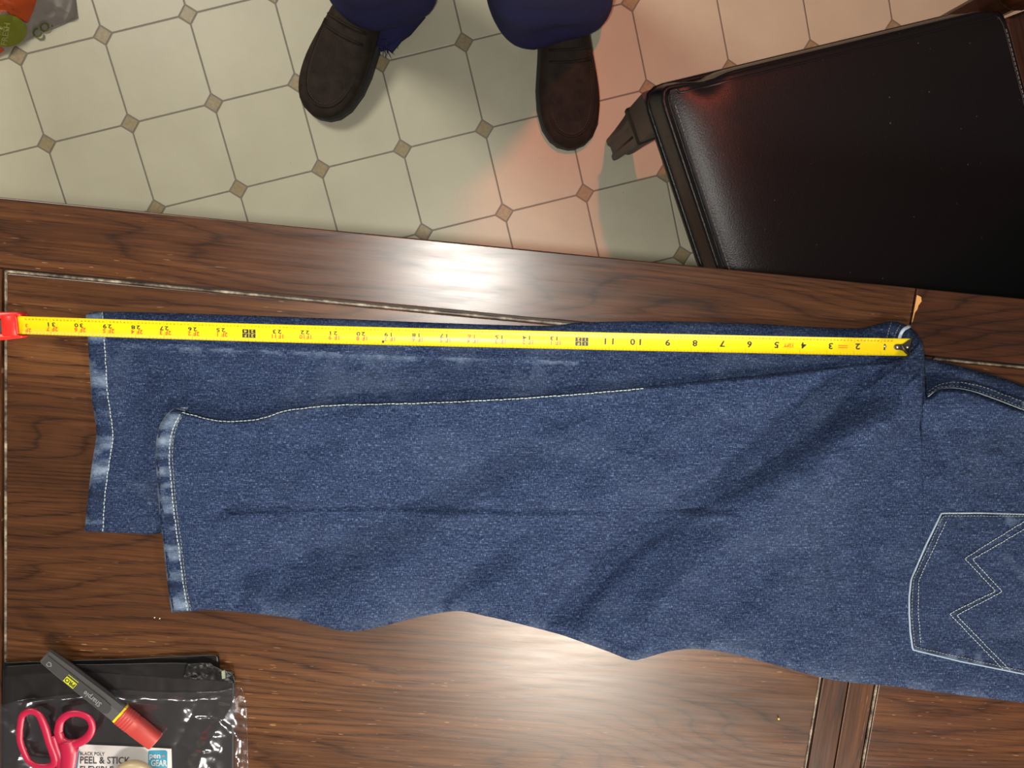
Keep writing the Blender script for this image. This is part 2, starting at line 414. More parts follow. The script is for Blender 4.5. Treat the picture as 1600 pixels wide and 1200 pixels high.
# ------------------------------------------------------------------ jeans
jeans = thing('jeans', 'blue denim jeans folded leg over leg and laid flat across the table', 'jeans', tuple(W(900, 780, TZ)))
PX = 0.000585                                               # metres per pixel on the table
# --- lower leg of the pair
UT = crom([(134, 492), (160, 487), (300, 490), (500, 497), (700, 505), (850, 509), (905, 504), (1000, 502), (1100, 503), (1200, 507), (1330, 513), (1372, 506), (1396, 502), (1420, 510), (1437, 526)])
UB = crom([(132, 830), (200, 833), (260, 832), (420, 802), (600, 795), (820, 799), (1000, 798), (1150, 795), (1300, 760), (1437, 640)])
UL = crom([(134, 492), (137, 530), (140, 575), (143, 620), (150, 668), (149, 690), (143, 730), (137, 780), (132, 830)])
UR = crom([(1437, 526), (1442, 560), (1444, 600), (1437, 640)])
# --- upper leg
VT = crom([(272, 637), (300, 645), (350, 655), (400, 652), (450, 638), (520, 630), (600, 628), (700, 625), (800, 620), (900, 613), (1000, 604), (1100, 594), (1200, 584), (1300, 573), (1360, 567), (1398, 562), (1418, 553), (1430, 540), (1439, 531), (1444, 548), (1445, 575), (1446, 600), (1449, 620), (1465, 609), (1490, 606), (1520, 611), (1560, 625), (1600, 640), (1700, 674), (1800, 706), (1890, 735)])
VB = crom([(268, 957), (300, 955), (330, 953), (380, 957), (450, 965), (490, 975), (530, 985), (560, 986), (600, 978), (660, 963), (715, 955), (760, 963), (800, 972), (870, 990), (900, 1000), (950, 1018), (985, 1031), (1005, 1029), (1040, 1019), (1080, 1014), (1130, 1019), (1200, 1036), (1300, 1062), (1400, 1073), (1500, 1086), (1600, 1098), (1700, 1112), (1800, 1130), (1890, 1145)])
VL = crom([(272, 637), (258, 650), (247, 672), (243, 705), (245, 745), (248, 790), (255, 850), (262, 915), (268, 957)])
VR = crom([(1890, 735), (1895, 900), (1890, 1145)])

def by_x(P, n):
    """resample a curve so that x runs evenly (curve nearly monotone in x)"""
    d = np.maximum.accumulate(P[:, 0] + np.arange(len(P)) * 1e-6); u = np.linspace(d[0], d[-1], n)
    return np.stack([np.interp(u, d, P[:, 0]), np.interp(u, d, P[:, 1])], 1)
def coons(T, B, L, R, nu, nv):
    T = by_x(T, nu); B = by_x(B, nu); L = resample(L, n=nv); R = resample(R, n=nv)
    u = np.linspace(0, 1, nu)[:, None, None]; v = np.linspace(0, 1, nv)[None, :, None]
    S = (1 - v) * T[:, None] + v * B[:, None] + (1 - u) * L[None] + u * R[None]
    S -= (1 - u) * (1 - v) * T[0] + u * (1 - v) * T[-1] + (1 - u) * v * B[0] + u * v * B[-1]
    return S[..., 0], S[..., 1]
def rim(d, r): return np.sqrt(np.clip(1 - (1 - np.clip(d / r, 0, 1)) ** 2, 0, 1))

def under_T(X): return 0.0085 + 0.0075 * sstep(650, 1350, X)
def ridge(X, Y, pts, amp, w, w2=None, taper=True):
    P = crom(pts, 6); d, s = dist_poly(P, X, Y, 2.6 * max(w, w2 or w))
    ww = np.where(s > 0, w, w2 or w)
    a = np.exp(-(d / ww) ** 2)
    if taper:
        t0 = np.hypot(X - P[0, 0], Y - P[0, 1]); t1 = np.hypot(X - P[-1, 0], Y - P[-1, 1]); a *= sstep(0, 60, np.minimum(t0, t1) + 12)
    return amp * a

def under_h(X, Y):
    """height of the lower leg's top face above the table"""
    h = under_T(X)
    h = h + 0.0007 * fbm(X, Y, 120, 60, 3) + 0.0004 * fbm(X, Y, 28, 22, 5)
    h = h + ridge(X, Y, [(165, 533), (300, 540), (500, 548), (700, 556), (900, 562)], 0.0014, 7, 5, False)       # its own inseam
    h = h + ridge(X, Y, [(200, 690), (230, 705), (270, 700)], -0.0016, 12) + ridge(X, Y, [(190, 812), (225, 800), (270, 792)], -0.002, 9)
    h = h + ridge(X, Y, [(150, 690), (200, 680), (260, 684)], 0.0016, 16)
    return h
_ubx, _uby = by_x(UB, 400).T
def base_h(X, Y):
    """what the upper leg lies on: lower leg, then bare table"""
    yb = np.interp(X, _ubx, _uby); inside = 1 - sstep(-10, 34, Y - yb)
    return np.where(X > 120, (under_T(X) * 0.82) * inside, 0) * (1 - 0.5 * sstep(1420, 1600, X))
def upper_h(X, Y):
    h0 = base_h(X, Y) + 0.0150 + 0.003 * sstep(900, 1400, X)
    h = 0.0010 * fbm(X, Y, 150, 110, 11) + 0.00055 * fbm(X, Y, 42, 34, 12) + 0.00022 * fbm(X, Y, 14, 10, 13, 2)
    h += ridge(X, Y, [(318, 809), (345, 806), (365, 797), (450, 794), (600, 791), (820, 797), (1000, 797), (1170, 796)], -0.0030, 7, 9)
    h += ridge(X, Y, [(330, 820), (420, 812), (600, 808), (800, 812)], 0.0010, 16)
    h += ridge(X, Y, [(872, 985), (900, 940), (950, 885), (1010, 835), (1110, 772), (1240, 690), (1350, 610)], -0.0100, 22, 46)
    h += ridge(X, Y, [(985, 1010), (1030, 955), (1100, 880), (1200, 800), (1330, 690), (1400, 620)], 0.0070, 52, 36)
    h += ridge(X, Y, [(740, 960), (800, 900), (880, 830), (960, 770), (1060, 700)], 0.0040, 45)
    h += ridge(X, Y, [(400, 935), (480, 895), (560, 850), (660, 790), (760, 730), (860, 680)], -0.0050, 28, 48)
    h += ridge(X, Y, [(480, 960), (570, 905), (680, 840), (790, 775), (880, 715)], 0.0034, 40)
    h += ridge(X, Y, [(420, 800), (520, 740), (640, 680), (760, 645)], 0.0026, 50)
    h += ridge(X, Y, [(560, 978), (600, 930), (660, 880), (760, 820)], 0.0030, 40)
    h += ridge(X, Y, [(650, 962), (690, 925), (760, 880), (820, 850)], -0.0045, 30)
    h += ridge(X, Y, [(365, 925), (392, 900), (440, 880), (520, 872)], -0.0036, 14, 22)
    h += ridge(X, Y, [(1100, 960), (1170, 900), (1260, 830)], -0.0040, 36)
    h += ridge(X, Y, [(1303, 780), (1297, 830), (1300, 900), (1310, 960)], -0.0012, 9) + ridge(X, Y, [(1330, 760), (1335, 850), (1345, 960)], 0.0012, 20)
    h += ridge(X, Y, [(300, 668), (400, 672), (520, 660), (640, 655)], 0.0016, 16)
    h += ridge(X, Y, [(1440, 545), (1425, 590), (1400, 640), (1330, 700)], 0.0065, 26, 20)
    h += ridge(X, Y, [(1385, 575), (1330, 600), (1230, 640), (1120, 680)], -0.0030, 22)
    h += ridge(X, Y, [(1448, 640), (1462, 690), (1480, 740)], -0.0016, 12)
    h += ridge(X, Y, [(290, 955), (305, 900), (300, 800), (280, 700)], 0.0006, 30)
    return h0 + np.where(h > 0, 1.9 * h, 1.9 * h)

upper_raw = upper_h; upper_h = Raster(upper_raw, 230, 1960, 500, 1170); under_raw = under_h; under_h = Raster(under_raw, 120, 1470, 470, 850)
base_raw = base_h; base_h = Raster(base_raw, 120, 1960, 470, 1170)
def edge_wear(d, w): return np.exp(-d / w)

def panel(name, curves, nu, nv, hf, basef, m, rT, rB, rL, wear):
    X, Y = coons(*curves, nu, nv)
    B = [resample(c, 6.0) for c in curves]
    dT = dist_poly(B[0], X, Y)[0]; dB = dist_poly(B[1], X, Y)[0]; dL = dist_poly(B[2], X, Y)[0]
    dT[:, 0] = 0; dB[:, -1] = 0; dL[0] = 0
    pr = rim(dT, rT) * rim(dB, rB) * rim(dL, rL)
    b = basef(X, Y); h = b + (hf(X, Y) - b) * pr
    z = TZ + 0.0006 + np.maximum(h, 0)
    V = W(X, Y, z).reshape(-1, 3)
    ob = mesh(name, V, grid_faces(nu, nv), m, jeans, True, uv=np.stack([X * PX, Y * PX], -1).reshape(-1, 2), attr={'wear': wear(X, Y, dT, dB, dL)})
    return ob

zero = lambda X, Y: np.zeros_like(X)
def wear_under(X, Y, dT, dB, dL):
    sd, ss = dist_poly(crom([(165, 536), (300, 543), (500, 551), (700, 558), (900, 565)], 8), X, Y)
    w = 0.55 * np.exp(-(sd / 7) ** 2) * (ss > 0) * (0.55 + 0.6 * fbm(X, Y, 16, 30, 31)) - 0.4 * np.exp(-((sd - 14) / 9) ** 2) * (ss > 0) * (fbm(X, Y, 22, 40, 32) > 0.15)
    return w + 0.12 * fbm(X, Y, 60, 40, 33)
def wear_upper(X, Y, dT, dB, dL):
    q = np.where(X < 1050, 1.0, 0.0)
    return 0.30 * q * np.exp(-(dT / 9) ** 2) * fbm(X, Y, 18, 30, 41) + 0.05 * fbm(X, Y, 90, 50, 42) + 0.22 * np.exp(-dB / 14) * (fbm(X, Y, 40, 40, 43) > 0)
panel('under_leg', (UT, UB, UL, UR), 560, 150, under_h, zero, M_denim_u, 14, 12, 5, wear_under)
# seat of the far side, showing beyond the crotch
ST = crom([(1424, 552), (1443, 558), (1500, 572), (1560, 589), (1600, 603), (1700, 640), (1890, 705)])
SB = crom([(1424, 660), (1500, 690), (1600, 720), (1700, 740), (1890, 790)])
def seat_h(X, Y):
    return 0.0095 + 0.0008 * fbm(X, Y, 60, 40, 51) + ridge(X, Y, [(1448, 592), (1500, 590), (1530, 580)], -0.0022, 10) + ridge(X, Y, [(1530, 575), (1570, 600), (1620, 622)], -0.0020, 8) + ridge(X, Y, [(1450, 575), (1500, 583), (1560, 600)], 0.0010, 8)
panel('far_seat', (ST, SB, crom([(1424, 552), (1426, 600), (1424, 660)]), crom([(1890, 705), (1890, 750), (1890, 790)])), 150, 40, seat_h, zero, M_denim_u, 12, 12, 4, lambda X, Y, a, b, c: 0.15 * fbm(X, Y, 40, 30, 52))
panel('upper_leg', (VT, VB, VL, VR), 760, 260, upper_h, base_h, M_denim, 8, 14, 4, wear_upper)

def strip(name, C0, C1, nu, nv, hf, lift, m, wear, edge=0.25):
    """cloth band between two pixel curves, lifted a little from the surface below it"""
    C0 = resample(C0, n=nu); C1 = resample(C1, n=nu); v = np.linspace(0, 1, nv)[None, :, None]
    S = (1 - v) * C0[:, None] + v * C1[:, None]; X, Y = S[..., 0], S[..., 1]
    e = np.minimum(np.linspace(0, 1, nv), 1 - np.linspace(0, 1, nv)); e = rim(e, edge)[None]
    uu = np.linspace(0, 1, nu); e = e * rim(np.minimum(uu, 1 - uu), 0.02)[:, None]
    z = TZ + 0.0006 + hf(X, Y) * 1.0 + lift * e - 0.0005 * (1 - e)
    return mesh(name, W(X, Y, z), grid_faces(nu, nv), m, jeans, True, uv=np.stack([X * PX, Y * PX], -1).reshape(-1, 2), attr={'wear': wear(X, Y, np.linspace(0, 1, nv)[None] + 0 * X, np.arange(nu)[:, None] + 0 * X)})

def stitches(name, P, hf, step=6.5, dash=5.0, w=1.3, m=M_thread, lift=0.0011, parent=jeans, wob=0.35):
    P = resample(P, step); parts = []
    for a, b in zip(P[:-1], P[1:]):
        d = b - a; L = np.linalg.norm(d); d = d / L; nn = np.array([-d[1], d[0]]) * w * 0.5
        c = (a + b) / 2 + nn * random.uniform(-wob, wob) * 2; e0 = c - d * dash / 2; e1 = c + d * dash / 2
        q = np.array([e0, e0 + d * dash * 0.2 + nn, e1 - d * dash * 0.2 + nn, e1, e1 - d * dash * 0.2 - nn, e0 + d * dash * 0.2 - nn])
        h = TZ + 0.0006 + hf(q[:, 0], q[:, 1]) + lift; lo = W(q[:, 0], q[:, 1], h - 0.0006); hi = W(q[:, 0], q[:, 1], h)
        qi = (q - c) * [0.75, 0.75] + c; top = W(qi[:, 0], qi[:, 1], h + 0.0003)
        parts.append(loft([lo, hi, top]))
    return mesh(name, *cat(parts), m, parent, False, kind='stuff')

def rope(X, Y, t, k):
    """puckered hem fading: light ridges and dark hollows along the band"""
    return 1.5 * fbm(X * 1.0 + Y * 0.25, Y, 70, 15, 61, 2) + 0.7 * np.exp(-(t / 0.10) ** 2) + 0.12
def hem_edges(L, w, skew=0):
    L = resample(L, n=60); d = np.gradient(L, axis=0); d /= np.linalg.norm(d, axis=1)[:, None]
    return L, L + np.stack([-d[:, 1], d[:, 0]], 1) * -1 * w if False else L + np.stack([d[:, 1], -d[:, 0]], 1) * w
def clipT(h_in):
    return h_in
# hem bands
UL_in = crom([(162, 487), (165, 530), (168, 575), (171, 620), (178, 668), (178, 690), (172, 730), (166, 780), (163, 831)])
VL_in = crom([(293, 636), (281, 654), (272, 676), (268, 705), (270, 745), (274, 790), (282, 850), (290, 915), (297, 955)])
def hem_h_u(X, Y):
    d = np.minimum(dist_poly(resample(UT, 8), X, Y)[0], dist_poly(resample(UB, 8), X, Y)[0]); dl = dist_poly(resample(UL, 8), X, Y)[0]
    return under_h(X, Y) * rim(d, 13) * (0.55 + 0.45 * rim(dl, 8)) + 0.0006 * fbm(X, Y, 50, 12, 62)
def hem_h_v(X, Y):
    d = dist_poly(resample(VT[:80], 8), X, Y)[0]; d2 = dist_poly(resample(VB[:80], 8), X, Y)[0]; dl = dist_poly(resample(VL, 8), X, Y)[0]
    b = base_h(X, Y)
    return b + (upper_h(X, Y) - b) * rim(d, 12) * rim(d2, 14) * (0.5 + 0.5 * rim(dl, 8)) + 0.0008 * fbm(X, Y, 50, 13, 63)
strip('hem_band', UL, UL_in, 160, 12, hem_h_u, 0.0009, M_hem, rope)
strip('hem_band', VL, VL_in, 160, 12, hem_h_v, 0.0009, M_hem, rope)
sh = lambda P, dx, dy=0: np.asarray(P) + [dx, dy]
stitches('hem_stitching', sh(UL_in, -2.5), hem_h_u, 6.0, 5.2, 1.7, M_thread)
stitches('hem_stitching', sh(VL_in, -3.5), hem_h_v, 6.0, 5.2, 1.7, M_thread)
stitches('hem_stitching', sh(VL_in, 1.0), hem_h_v, 6.0, 5.2, 1.2, M_thread2)
# top-stitched inseam on the edge of the upper leg
def edge_h(X, Y):
    b = base_h(X, Y); return b + (upper_h(X, Y) - b) * 0.82
_in = by_x(VT, 400); _in = _in[(_in[:, 0] > 284) & (_in[:, 0] < 1010)]
stitches('inseam_stitching', sh(_in, 0, 3.5), edge_h, 6.5, 6.4, 1.4, M_thread, 0.0016)
# felled seam showing at the crotch and on the far seat
fs = crom([(1450, 609), (1468, 598), (1495, 594), (1530, 600), (1570, 614), (1610, 629), (1700, 660), (1880, 718)])
fs2 = crom([(1449, 622), (1466, 611), (1492, 608), (1524, 614), (1564, 628), (1604, 643), (1704, 676), (1884, 736)])
seat_top = lambda X, Y: seat_h(X, Y) + 0.003
def seam_wear(X, Y, t, k): return 0.9 * fbm(X, Y, 16, 30, 71, 2) - 0.55
strip('felled_seam', fs, fs2, 200, 8, seat_top, 0.0012, M_hem, seam_wear)
stitches('seam_stitching', sh(fs, 0, 3), seat_top, 6, 4.5, 1.3, M_thread2, 0.0020); stitches('seam_stitching', sh(fs2, 0, -4.5), seat_top, 6, 4.5, 1.2, M_thread2, 0.0020)
q = resample(sh(fs2, 0, -0.5), 6); mesh('seam_edge', *tube(W(q[:, 0], q[:, 1], TZ + 0.0006 + seat_top(q[:, 0], q[:, 1]) + 0.0012), 0.0011, 6), M_selvedge, jeans)
cs0 = crom([(1388, 503), (1384, 514), (1381, 528)]); cs1 = crom([(1412, 507), (1406, 518), (1402, 530)])
def crotch_h(X, Y): return under_T(X) * rim(dist_poly(resample(UT, 8), X, Y)[0], 13) + 0.0008
strip('felled_seam', cs0, cs1, 24, 8, crotch_h, 0.0008, M_hem, lambda X, Y, t, k: 0.7 * fbm(X, Y, 9, 9, 72, 2) - 0.3)
stitches('seam_stitching', sh(cs0, 5), crotch_h, 4.5, 3.6, 1.2, M_thread2, 0.0016); stitches('seam_stitching', sh(cs1, -5), crotch_h, 4.5, 3.6, 1.2, M_thread2, 0.0016)
q = resample(crom([(1421, 510), (1412, 515), (1407, 523), (1405, 531)]), 3); mesh('seam_edge', *tube(W(q[:, 0], q[:, 1], TZ + 0.0016 + crotch_h(q[:, 0], q[:, 1])), 0.0017, 6), M_selvedge, jeans)
# waistband beyond the frame
wb0 = crom([(1886, 712), (1892, 900), (1888, 1146)]); wb1 = crom([(1946, 730), (1952, 905), (1946, 1158)])
strip('waistband', wb0, wb1, 60, 10, lambda X, Y: 0.009 + 0.003 * rim(np.minimum(Y - 712, 1158 - Y), 20), 0.0015, M_hem, lambda X, Y, t, k: 0.2 * fbm(X, Y, 20, 20, 73))
# back pocket
PO = np.array([(1470, 802), (1446, 853), (1423.5, 905.5), (1420.5, 932), (1420.5, 958), (1422, 986), (1426, 1015)], float)
nu, nv = 120, 80
lft = resample(PO, n=nv); top = resample(np.array([(1470, 802), (1530, 801.5), (1600, 803.5), (1700, 806), (1790, 812)], float), n=nu); bot = resample(np.array([(1426, 1015), (1500, 1033), (1600, 1053), (1700, 1071), (1790, 1086)], float), n=nu); rgt = resample(np.array([(1790, 812), (1792, 950), (1790, 1086)], float), n=nv)
u = np.linspace(0, 1, nu)[:, None, None]; v = np.linspace(0, 1, nv)[None, :, None]
S = (1 - v) * top[:, None] + v * bot[:, None] + (1 - u) * lft[None] + u * rgt[None] - ((1 - u) * (1 - v) * top[0] + u * (1 - v) * top[-1] + (1 - u) * v * bot[0] + u * v * bot[-1])
X, Y = S[..., 0], S[..., 1]
dP = np.minimum.reduce([dist_poly(resample(c, 5), X, Y)[0] for c in (lft, top, bot)]); dP[0] = 0; dP[:, 0] = 0; dP[:, -1] = 0
def pocket_base(X, Y):
    bb = dist_poly(by_x(VB, 300)[200:], np.asarray(X, float), np.asarray(Y, float))[0]
    b = base_h(X, Y); return b + (upper_h(X, Y) - b) * rim(bb, 16)
ph = pocket_base(X, Y) - 0.0004 + 0.0017 * rim(dP, 4.5)
wr = 0.75 * np.exp(-(dP / 2.2) ** 2) + np.exp(-(dP / 16) ** 2) * (0.9 * fbm(X, Y, 15, 13, 81, 2) - 0.15) + 0.25 * fbm(X, Y, 50, 30, 82) - 0.10
pocket = mesh('back_pocket', W(X, Y, TZ + 0.0006 + ph), grid_faces(nu, nv), M_hem, jeans, True, uv=np.stack([X * PX, Y * PX], -1).reshape(-1, 2), attr={'wear': wr})
q = resample(np.array([(1790, 812), (1700, 806), (1600, 803.5), (1530, 801.5), (1471, 802), (1446, 853), (1423.5, 905.5), (1420.5, 932), (1420.5, 958), (1422, 986), (1426, 1015), (1500, 1033), (1600, 1053), (1700, 1071), (1790, 1086)], float), 5)
mesh('pocket_edge', *tube(W(q[:, 0], q[:, 1], TZ + 0.0008 + pocket_base(q[:, 0], q[:, 1])), 0.0009, 6), M_selvedge2, pocket)
pk = lambda X, Y: pocket_base(X, Y) + 0.0009
for P in ([(1600, 814), (1507.5, 872.5), (1555.6, 923.6), (1483.6, 959), (1567.6, 1046)], [(1612, 820), (1519.6, 874), (1566, 924.5), (1494.7, 961.7), (1579, 1048)]):
    if P[0][0] == 1600: P = [(1618, 804)] + P[1:]
    else: P = [(1640, 804)] + P[1:]
    stitches('zigzag_stitching', np.array(P, float), pk, 5.0, 4.6, 1.15, M_thread, 0.0008, pocket)
stitches('edge_stitching', np.array([(1790, 809), (1600, 806.5), (1473.5, 806), (1427, 907), (1424.5, 958), (1429.5, 1011), (1600, 1049), (1790, 1083)], float), pk, 5, 4.2, 1.0, M_thread2, 0.0008, pocket)
stitches('edge_stitching', np.array([(1479, 814), (1435.5, 907), (1434.5, 950), (1438.5, 1005)], float), pk, 5, 4.2, 1.0, M_thread, 0.0008, pocket)

# ------------------------------------------------------------------ tape measure
tp = thing('tape_measure', 'yellow steel tape measure with red case pulled out along the jeans inseam', 'tape measure', tuple(W(20, 510, TZ)))
tpx = np.array([(1421, 542.6), (1410, 542.3), (1285, 540.2), (1160, 537.5), (980, 533.8), (800, 529.6), (600, 525.0), (400, 519.8), (220, 514.2), (26, 507.6)])
tpx = crom(tpx, 6); TPZ = TZ + np.interp(tpx[:, 0], [0, 130, 500, 900, 1300, 1421], [0.0085, 0.0125, 0.0145, 0.0175, 0.0225, 0.0235])
path = W(tpx[:, 0], tpx[:, 1], TPZ); dcum = np.concatenate([[0], np.cumsum(np.linalg.norm(np.diff(path, axis=0), axis=1))])
INCH = np.interp(-np.array([1376.0, 80.0]), -tpx[:, 0], dcum); S1 = INCH[0]; IN = (INCH[1] - INCH[0]) / 30
HALF = 0.0081
def tpos(s, t, lift=0.0):
    s = np.asarray(s, float); t = np.asarray(t, float)
    c = np.stack([np.interp(s, dcum, path[:, k]) for k in range(3)], -1)
    ta = np.stack([np.interp(s + 0.004, dcum, path[:, k]) - np.interp(s - 0.004, dcum, path[:, k]) for k in range(3)], -1); ta[..., 2] = 0
    ta /= np.linalg.norm(ta, axis=-1)[..., None]
    nn = np.stack([-ta[..., 1], ta[..., 0], 0 * ta[..., 0]], -1)     # left-hand normal of travel = towards the view's bottom
    p = c + nn * t[..., None]
    p[..., 2] += 0.0017 * (t / HALF) ** 2 + lift
    return p
SS = np.linspace(0.0, dcum[-1], 300); TT = np.linspace(-HALF, HALF, 15)
a, b = np.meshgrid(SS, TT, indexing='ij'); topv = tpos(a, b).reshape(-1, 3); botv = tpos(a, b, -0.00025).reshape(-1, 3)
ff = grid_faces(300, 15); ff2 = [tuple(i + 4500 for i in reversed(q)) for q in ff]
rimf = [(i * 15, (i + 1) * 15, (i + 1) * 15 + 4500, i * 15 + 4500) for i in range(299)] + [((i + 1) * 15 + 14, i * 15 + 14, i * 15 + 14 + 4500, (i + 1) * 15 + 14 + 4500) for i in range(299)]
blade = mesh('blade', np.concatenate([topv, botv]), ff + ff2 + rimf, M_yellow, tp)
S0 = S1 - IN                                                     # inch zero
def on_tape(parts, name, m, lift=0.00018, kind=None):
    V = []; Fc = []; n = 0
    for v, f in parts:
        V.append(np.asarray(v)); Fc += [tuple(i + n for i in q) for q in f]; n += len(v)
    V = np.concatenate(V); return mesh(name, tpos(V[:, 0], V[:, 1], lift), Fc, m, blade, False, kind=kind)
def rect(s, t, ws, wt): return np.array([(s - ws / 2, t - wt / 2), (s + ws / 2, t - wt / 2), (s + ws / 2, t + wt / 2), (s - ws / 2, t + wt / 2)]), [(0, 1, 2, 3)]
ticks = []; blk = []; red = []; frac = []; boxes = []; boxtxt = []
for k in range(10, 32 * 16):
    s = S0 + k * IN / 16
    if s > dcum[-1] - 0.008: continue
    L = 0.0030 if k % 16 == 0 else 0.0024 if k % 8 == 0 else 0.0019 if k % 4 == 0 else 0.0014 if k % 2 == 0 else 0.0010
    if k % 2 == 0: ticks.append(rect(s, HALF - L / 2, 0.00022, L))
    ticks.append(rect(s, -HALF + L * 0.45, 0.00022, L * 0.9))
    if k % 16 == 0:
        ticks.append(rect(s, -0.0056, 0.00022, 0.0040)); ticks.append(rect(s, 0.0056, 0.0002, 0.003))
    elif k % 2 == 0:
        nm, dn = k % 16, 16
        while nm % 2 == 0: nm //= 2; dn //= 2
        frac.append(text2d('%d/%d' % (nm, dn), 0.0012, s, -0.0055, 0.85))
for n in range(1, 32):
    s = S0 + n * IN
    if n in (12, 24):
        on_tape([rect(s - 0.0031, -0.0010, 0.0056, 0.0036), rect(s + 0.0031, -0.0010, 0.0056, 0.0036), rect(s - 0.0031, 0.0029, 0.0056, 0.0036), rect(s + 0.0031, 0.0029, 0.0056, 0.0036)], 'foot_box', M_black)
        t = '%d' % n; u_ = '%dF' % (n // 12)
        on_tape([text2d(q, 0.0024, s + tt * 0.0031, y, 1.3) for q, tt, y in ((t[0], -1, -0.0010), (t[1], 1, -0.0010), (u_[0], -1, 0.0029), (u_[1], 1, 0.0029))], 'foot_box_number', M_yellow, 0.00028)
    elif n <= 9:
        on_tape([text2d(str(n), 0.0053, s - 0.0036, 0.0002, 1.25)], 'inch_number', M_black)
    elif n <= 11:
        on_tape([text2d('1', 0.0053, s - 0.0034, 0.0002, 1.25), text2d(str(n)[1], 0.0053, s + 0.0036, 0.0002, 1.25)], 'inch_number', M_black)
    else:
        q = [text2d(str(n)[0], 0.0034, s - 0.0023, -0.0014, 1.45), text2d(str(n)[1], 0.0034, s + 0.0023, -0.0014, 1.45)]
        if n == 16:
            for dy in (-0.0038, 0.0009): q.append(rect(s, dy, 0.0118, 0.0002))
            for dx in (-0.0059, 0.0059): q.append(rect(s + dx, -0.0014, 0.0002, 0.0044))
        on_tape(q, 'inch_number', M_red_ink if n == 16 else M_black)
        on_tape([text2d('%dF' % (n // 12), 0.0036, s - 0.0034, 0.0027, 1.1), text2d(str(n % 12), 0.0036, s + 0.0028, 0.0027, 1.1)], 'foot_number', M_red_ink)
s = S0 + 4.42 * IN
on_tape([text2d('12FT', 0.0024, s, 0.0004, 1.3), rect(s, -0.0016, 0.0112, 0.00018), rect(s, 0.0024, 0.0112, 0.00018)], 'length_mark', M_red_ink)
on_tape([rect(S0 + 2.4 * IN + k * 0.0013, y, 0.0009, 0.0009) for k in range(-3, 4) for y in (-0.0004, 0.0014)], 'unit_mark', M_red_ink, kind='stuff')
s = S0 + 32 * IN; on_tape([text2d('2F', 0.0032, s - 0.0046, 0.0046, 1.2), text2d('3', 0.0030, s - 0.003, 0.0004, 1.2)], 'foot_number', M_red_ink)
on_tape([(np.array([(S0 + 19.2 * IN + 0.0012 * math.cos(q), 0.0052 + 0.0012 * math.sin(q)) for q in np.linspace(0, 2 * math.pi, 10, endpoint=False)]), [tuple(range(10))])], 'stud_mark', M_black)
on_tape(ticks, 'tick_marks', M_tick, kind='stuff'); on_tape(frac, 'fraction_print', M_tick, kind='stuff')
# hook
hs = [(-0.0002, -0.0078), (0.0035, -0.0078), (0.0062, -0.0062), (0.0088, -0.0034), (0.0112, -0.0026), (0.0158, -0.0026), (0.0176, -0.0012), (0.0176, 0.0012), (0.0158, 0.0026), (0.0112, 0.0026), (0.0088, 0.0034), (0.0062, 0.0062), (0.0035, 0.0078), (-0.0002, 0.0078)]
hp = np.array(hs); dens = resample(np.concatenate([hp, hp[:1]]), 0.0012)[:-1]
lo = tpos(dens[:, 0], dens[:, 1], 0.0003); hi = tpos(dens[:, 0], dens[:, 1], 0.0010); cc = dens.mean(0); di = cc + (dens - cc) * 0.94; hi2 = tpos(di[:, 0], di[:, 1], 0.0013)
hv, hf_ = loft([lo, hi, hi2])
lip = tpos(np.array([0, 0, 0, 0.0008, 0.0008, 0.0008]), np.array([-0.0078, 0, 0.0078] * 2)); d1 = lip.copy(); d1[:, 2] -= 0.010
lv = np.concatenate([lip[[0, 1, 2, 5, 4, 3]] + [0, 0, 0.0006], d1[[0, 1, 2, 5, 4, 3]]]); lf = [(0, 1, 2, 3, 4, 5), (11, 10, 9, 8, 7, 6)] + [(i, (i + 1) % 6, (i + 1) % 6 + 6, i + 6) for i in range(6)]
hook = mesh('hook', *cat([(hv, hf_), (lv, lf)]), M_hook, tp, False)
for s, r in ((0.0050, 0.0014), (0.0145, 0.0015)):
    c = tpos(np.array(s), np.array(0.0)); mesh('rivet', *lathe([(r, 0.0008), (r, 0.0016), (r * 0.6, 0.0022), (0.0001, 0.0023)], 14, c), M_rivet, hook)
c = tpos(np.array(S0 + 1.0 * IN - 0.004), np.array(-0.0004)); mesh('rivet', *lathe([(0.0012, 0.0002), (0.0011, 0.0008), (0.0001, 0.0010)], 14, c), M_rivet, blade)
# case: low red mouth in view, body beyond the frame
def casebox(pxs, z0, z1, shrink=0.0):
    P = W(np.array([p[0] for p in pxs]), np.array([p[1] for p in pxs]), TZ)[:, :2]; c = P.mean(0); q = c + (P - c) * (1 - 0.05)
    return loft([[(*p, z0) for p in q], [(*p, z0 + 0.0012) for p in P], [(*p, z1 - 0.0015) for p in P], [(*(c + (p - c) * 0.97), z1 - 0.0004) for p in P], [(*p, z1) for p in (c + (P - c) * 0.93)]])
z0 = TZ + 0.0004
mesh('mouth_prong', *casebox([(-40, 487), (20, 486.5), (40, 487), (45, 490), (44, 492.5), (37, 494.5), (14, 496.5), (-40, 499)], z0, TZ + 0.0125), M_case, tp)
mesh('mouth_prong', *casebox([(-40, 521), (16, 519.5), (38, 520.8), (46, 522.5), (46.5, 525), (42, 527), (20, 529.5), (-40, 533)], z0, TZ + 0.0115), M_case, tp)
mesh('mouth_base', *casebox([(12, 490), (38, 490), (39, 526), (13, 526)], z0, TZ + 0.0070), M_case, tp)
mesh('mouth_bridge', *casebox([(14, 492), (37, 492), (38.5, 523), (16, 523)], TZ + 0.0098, TZ + 0.0128), M_case, tp)
q = resample(np.array([(24.5, 493), (27.5, 521.5)]), n=8); mesh('mouth_ridge', *tube(W(q[:, 0], q[:, 1], TZ + 0.0129), 0.0014, 8), M_case, tp)
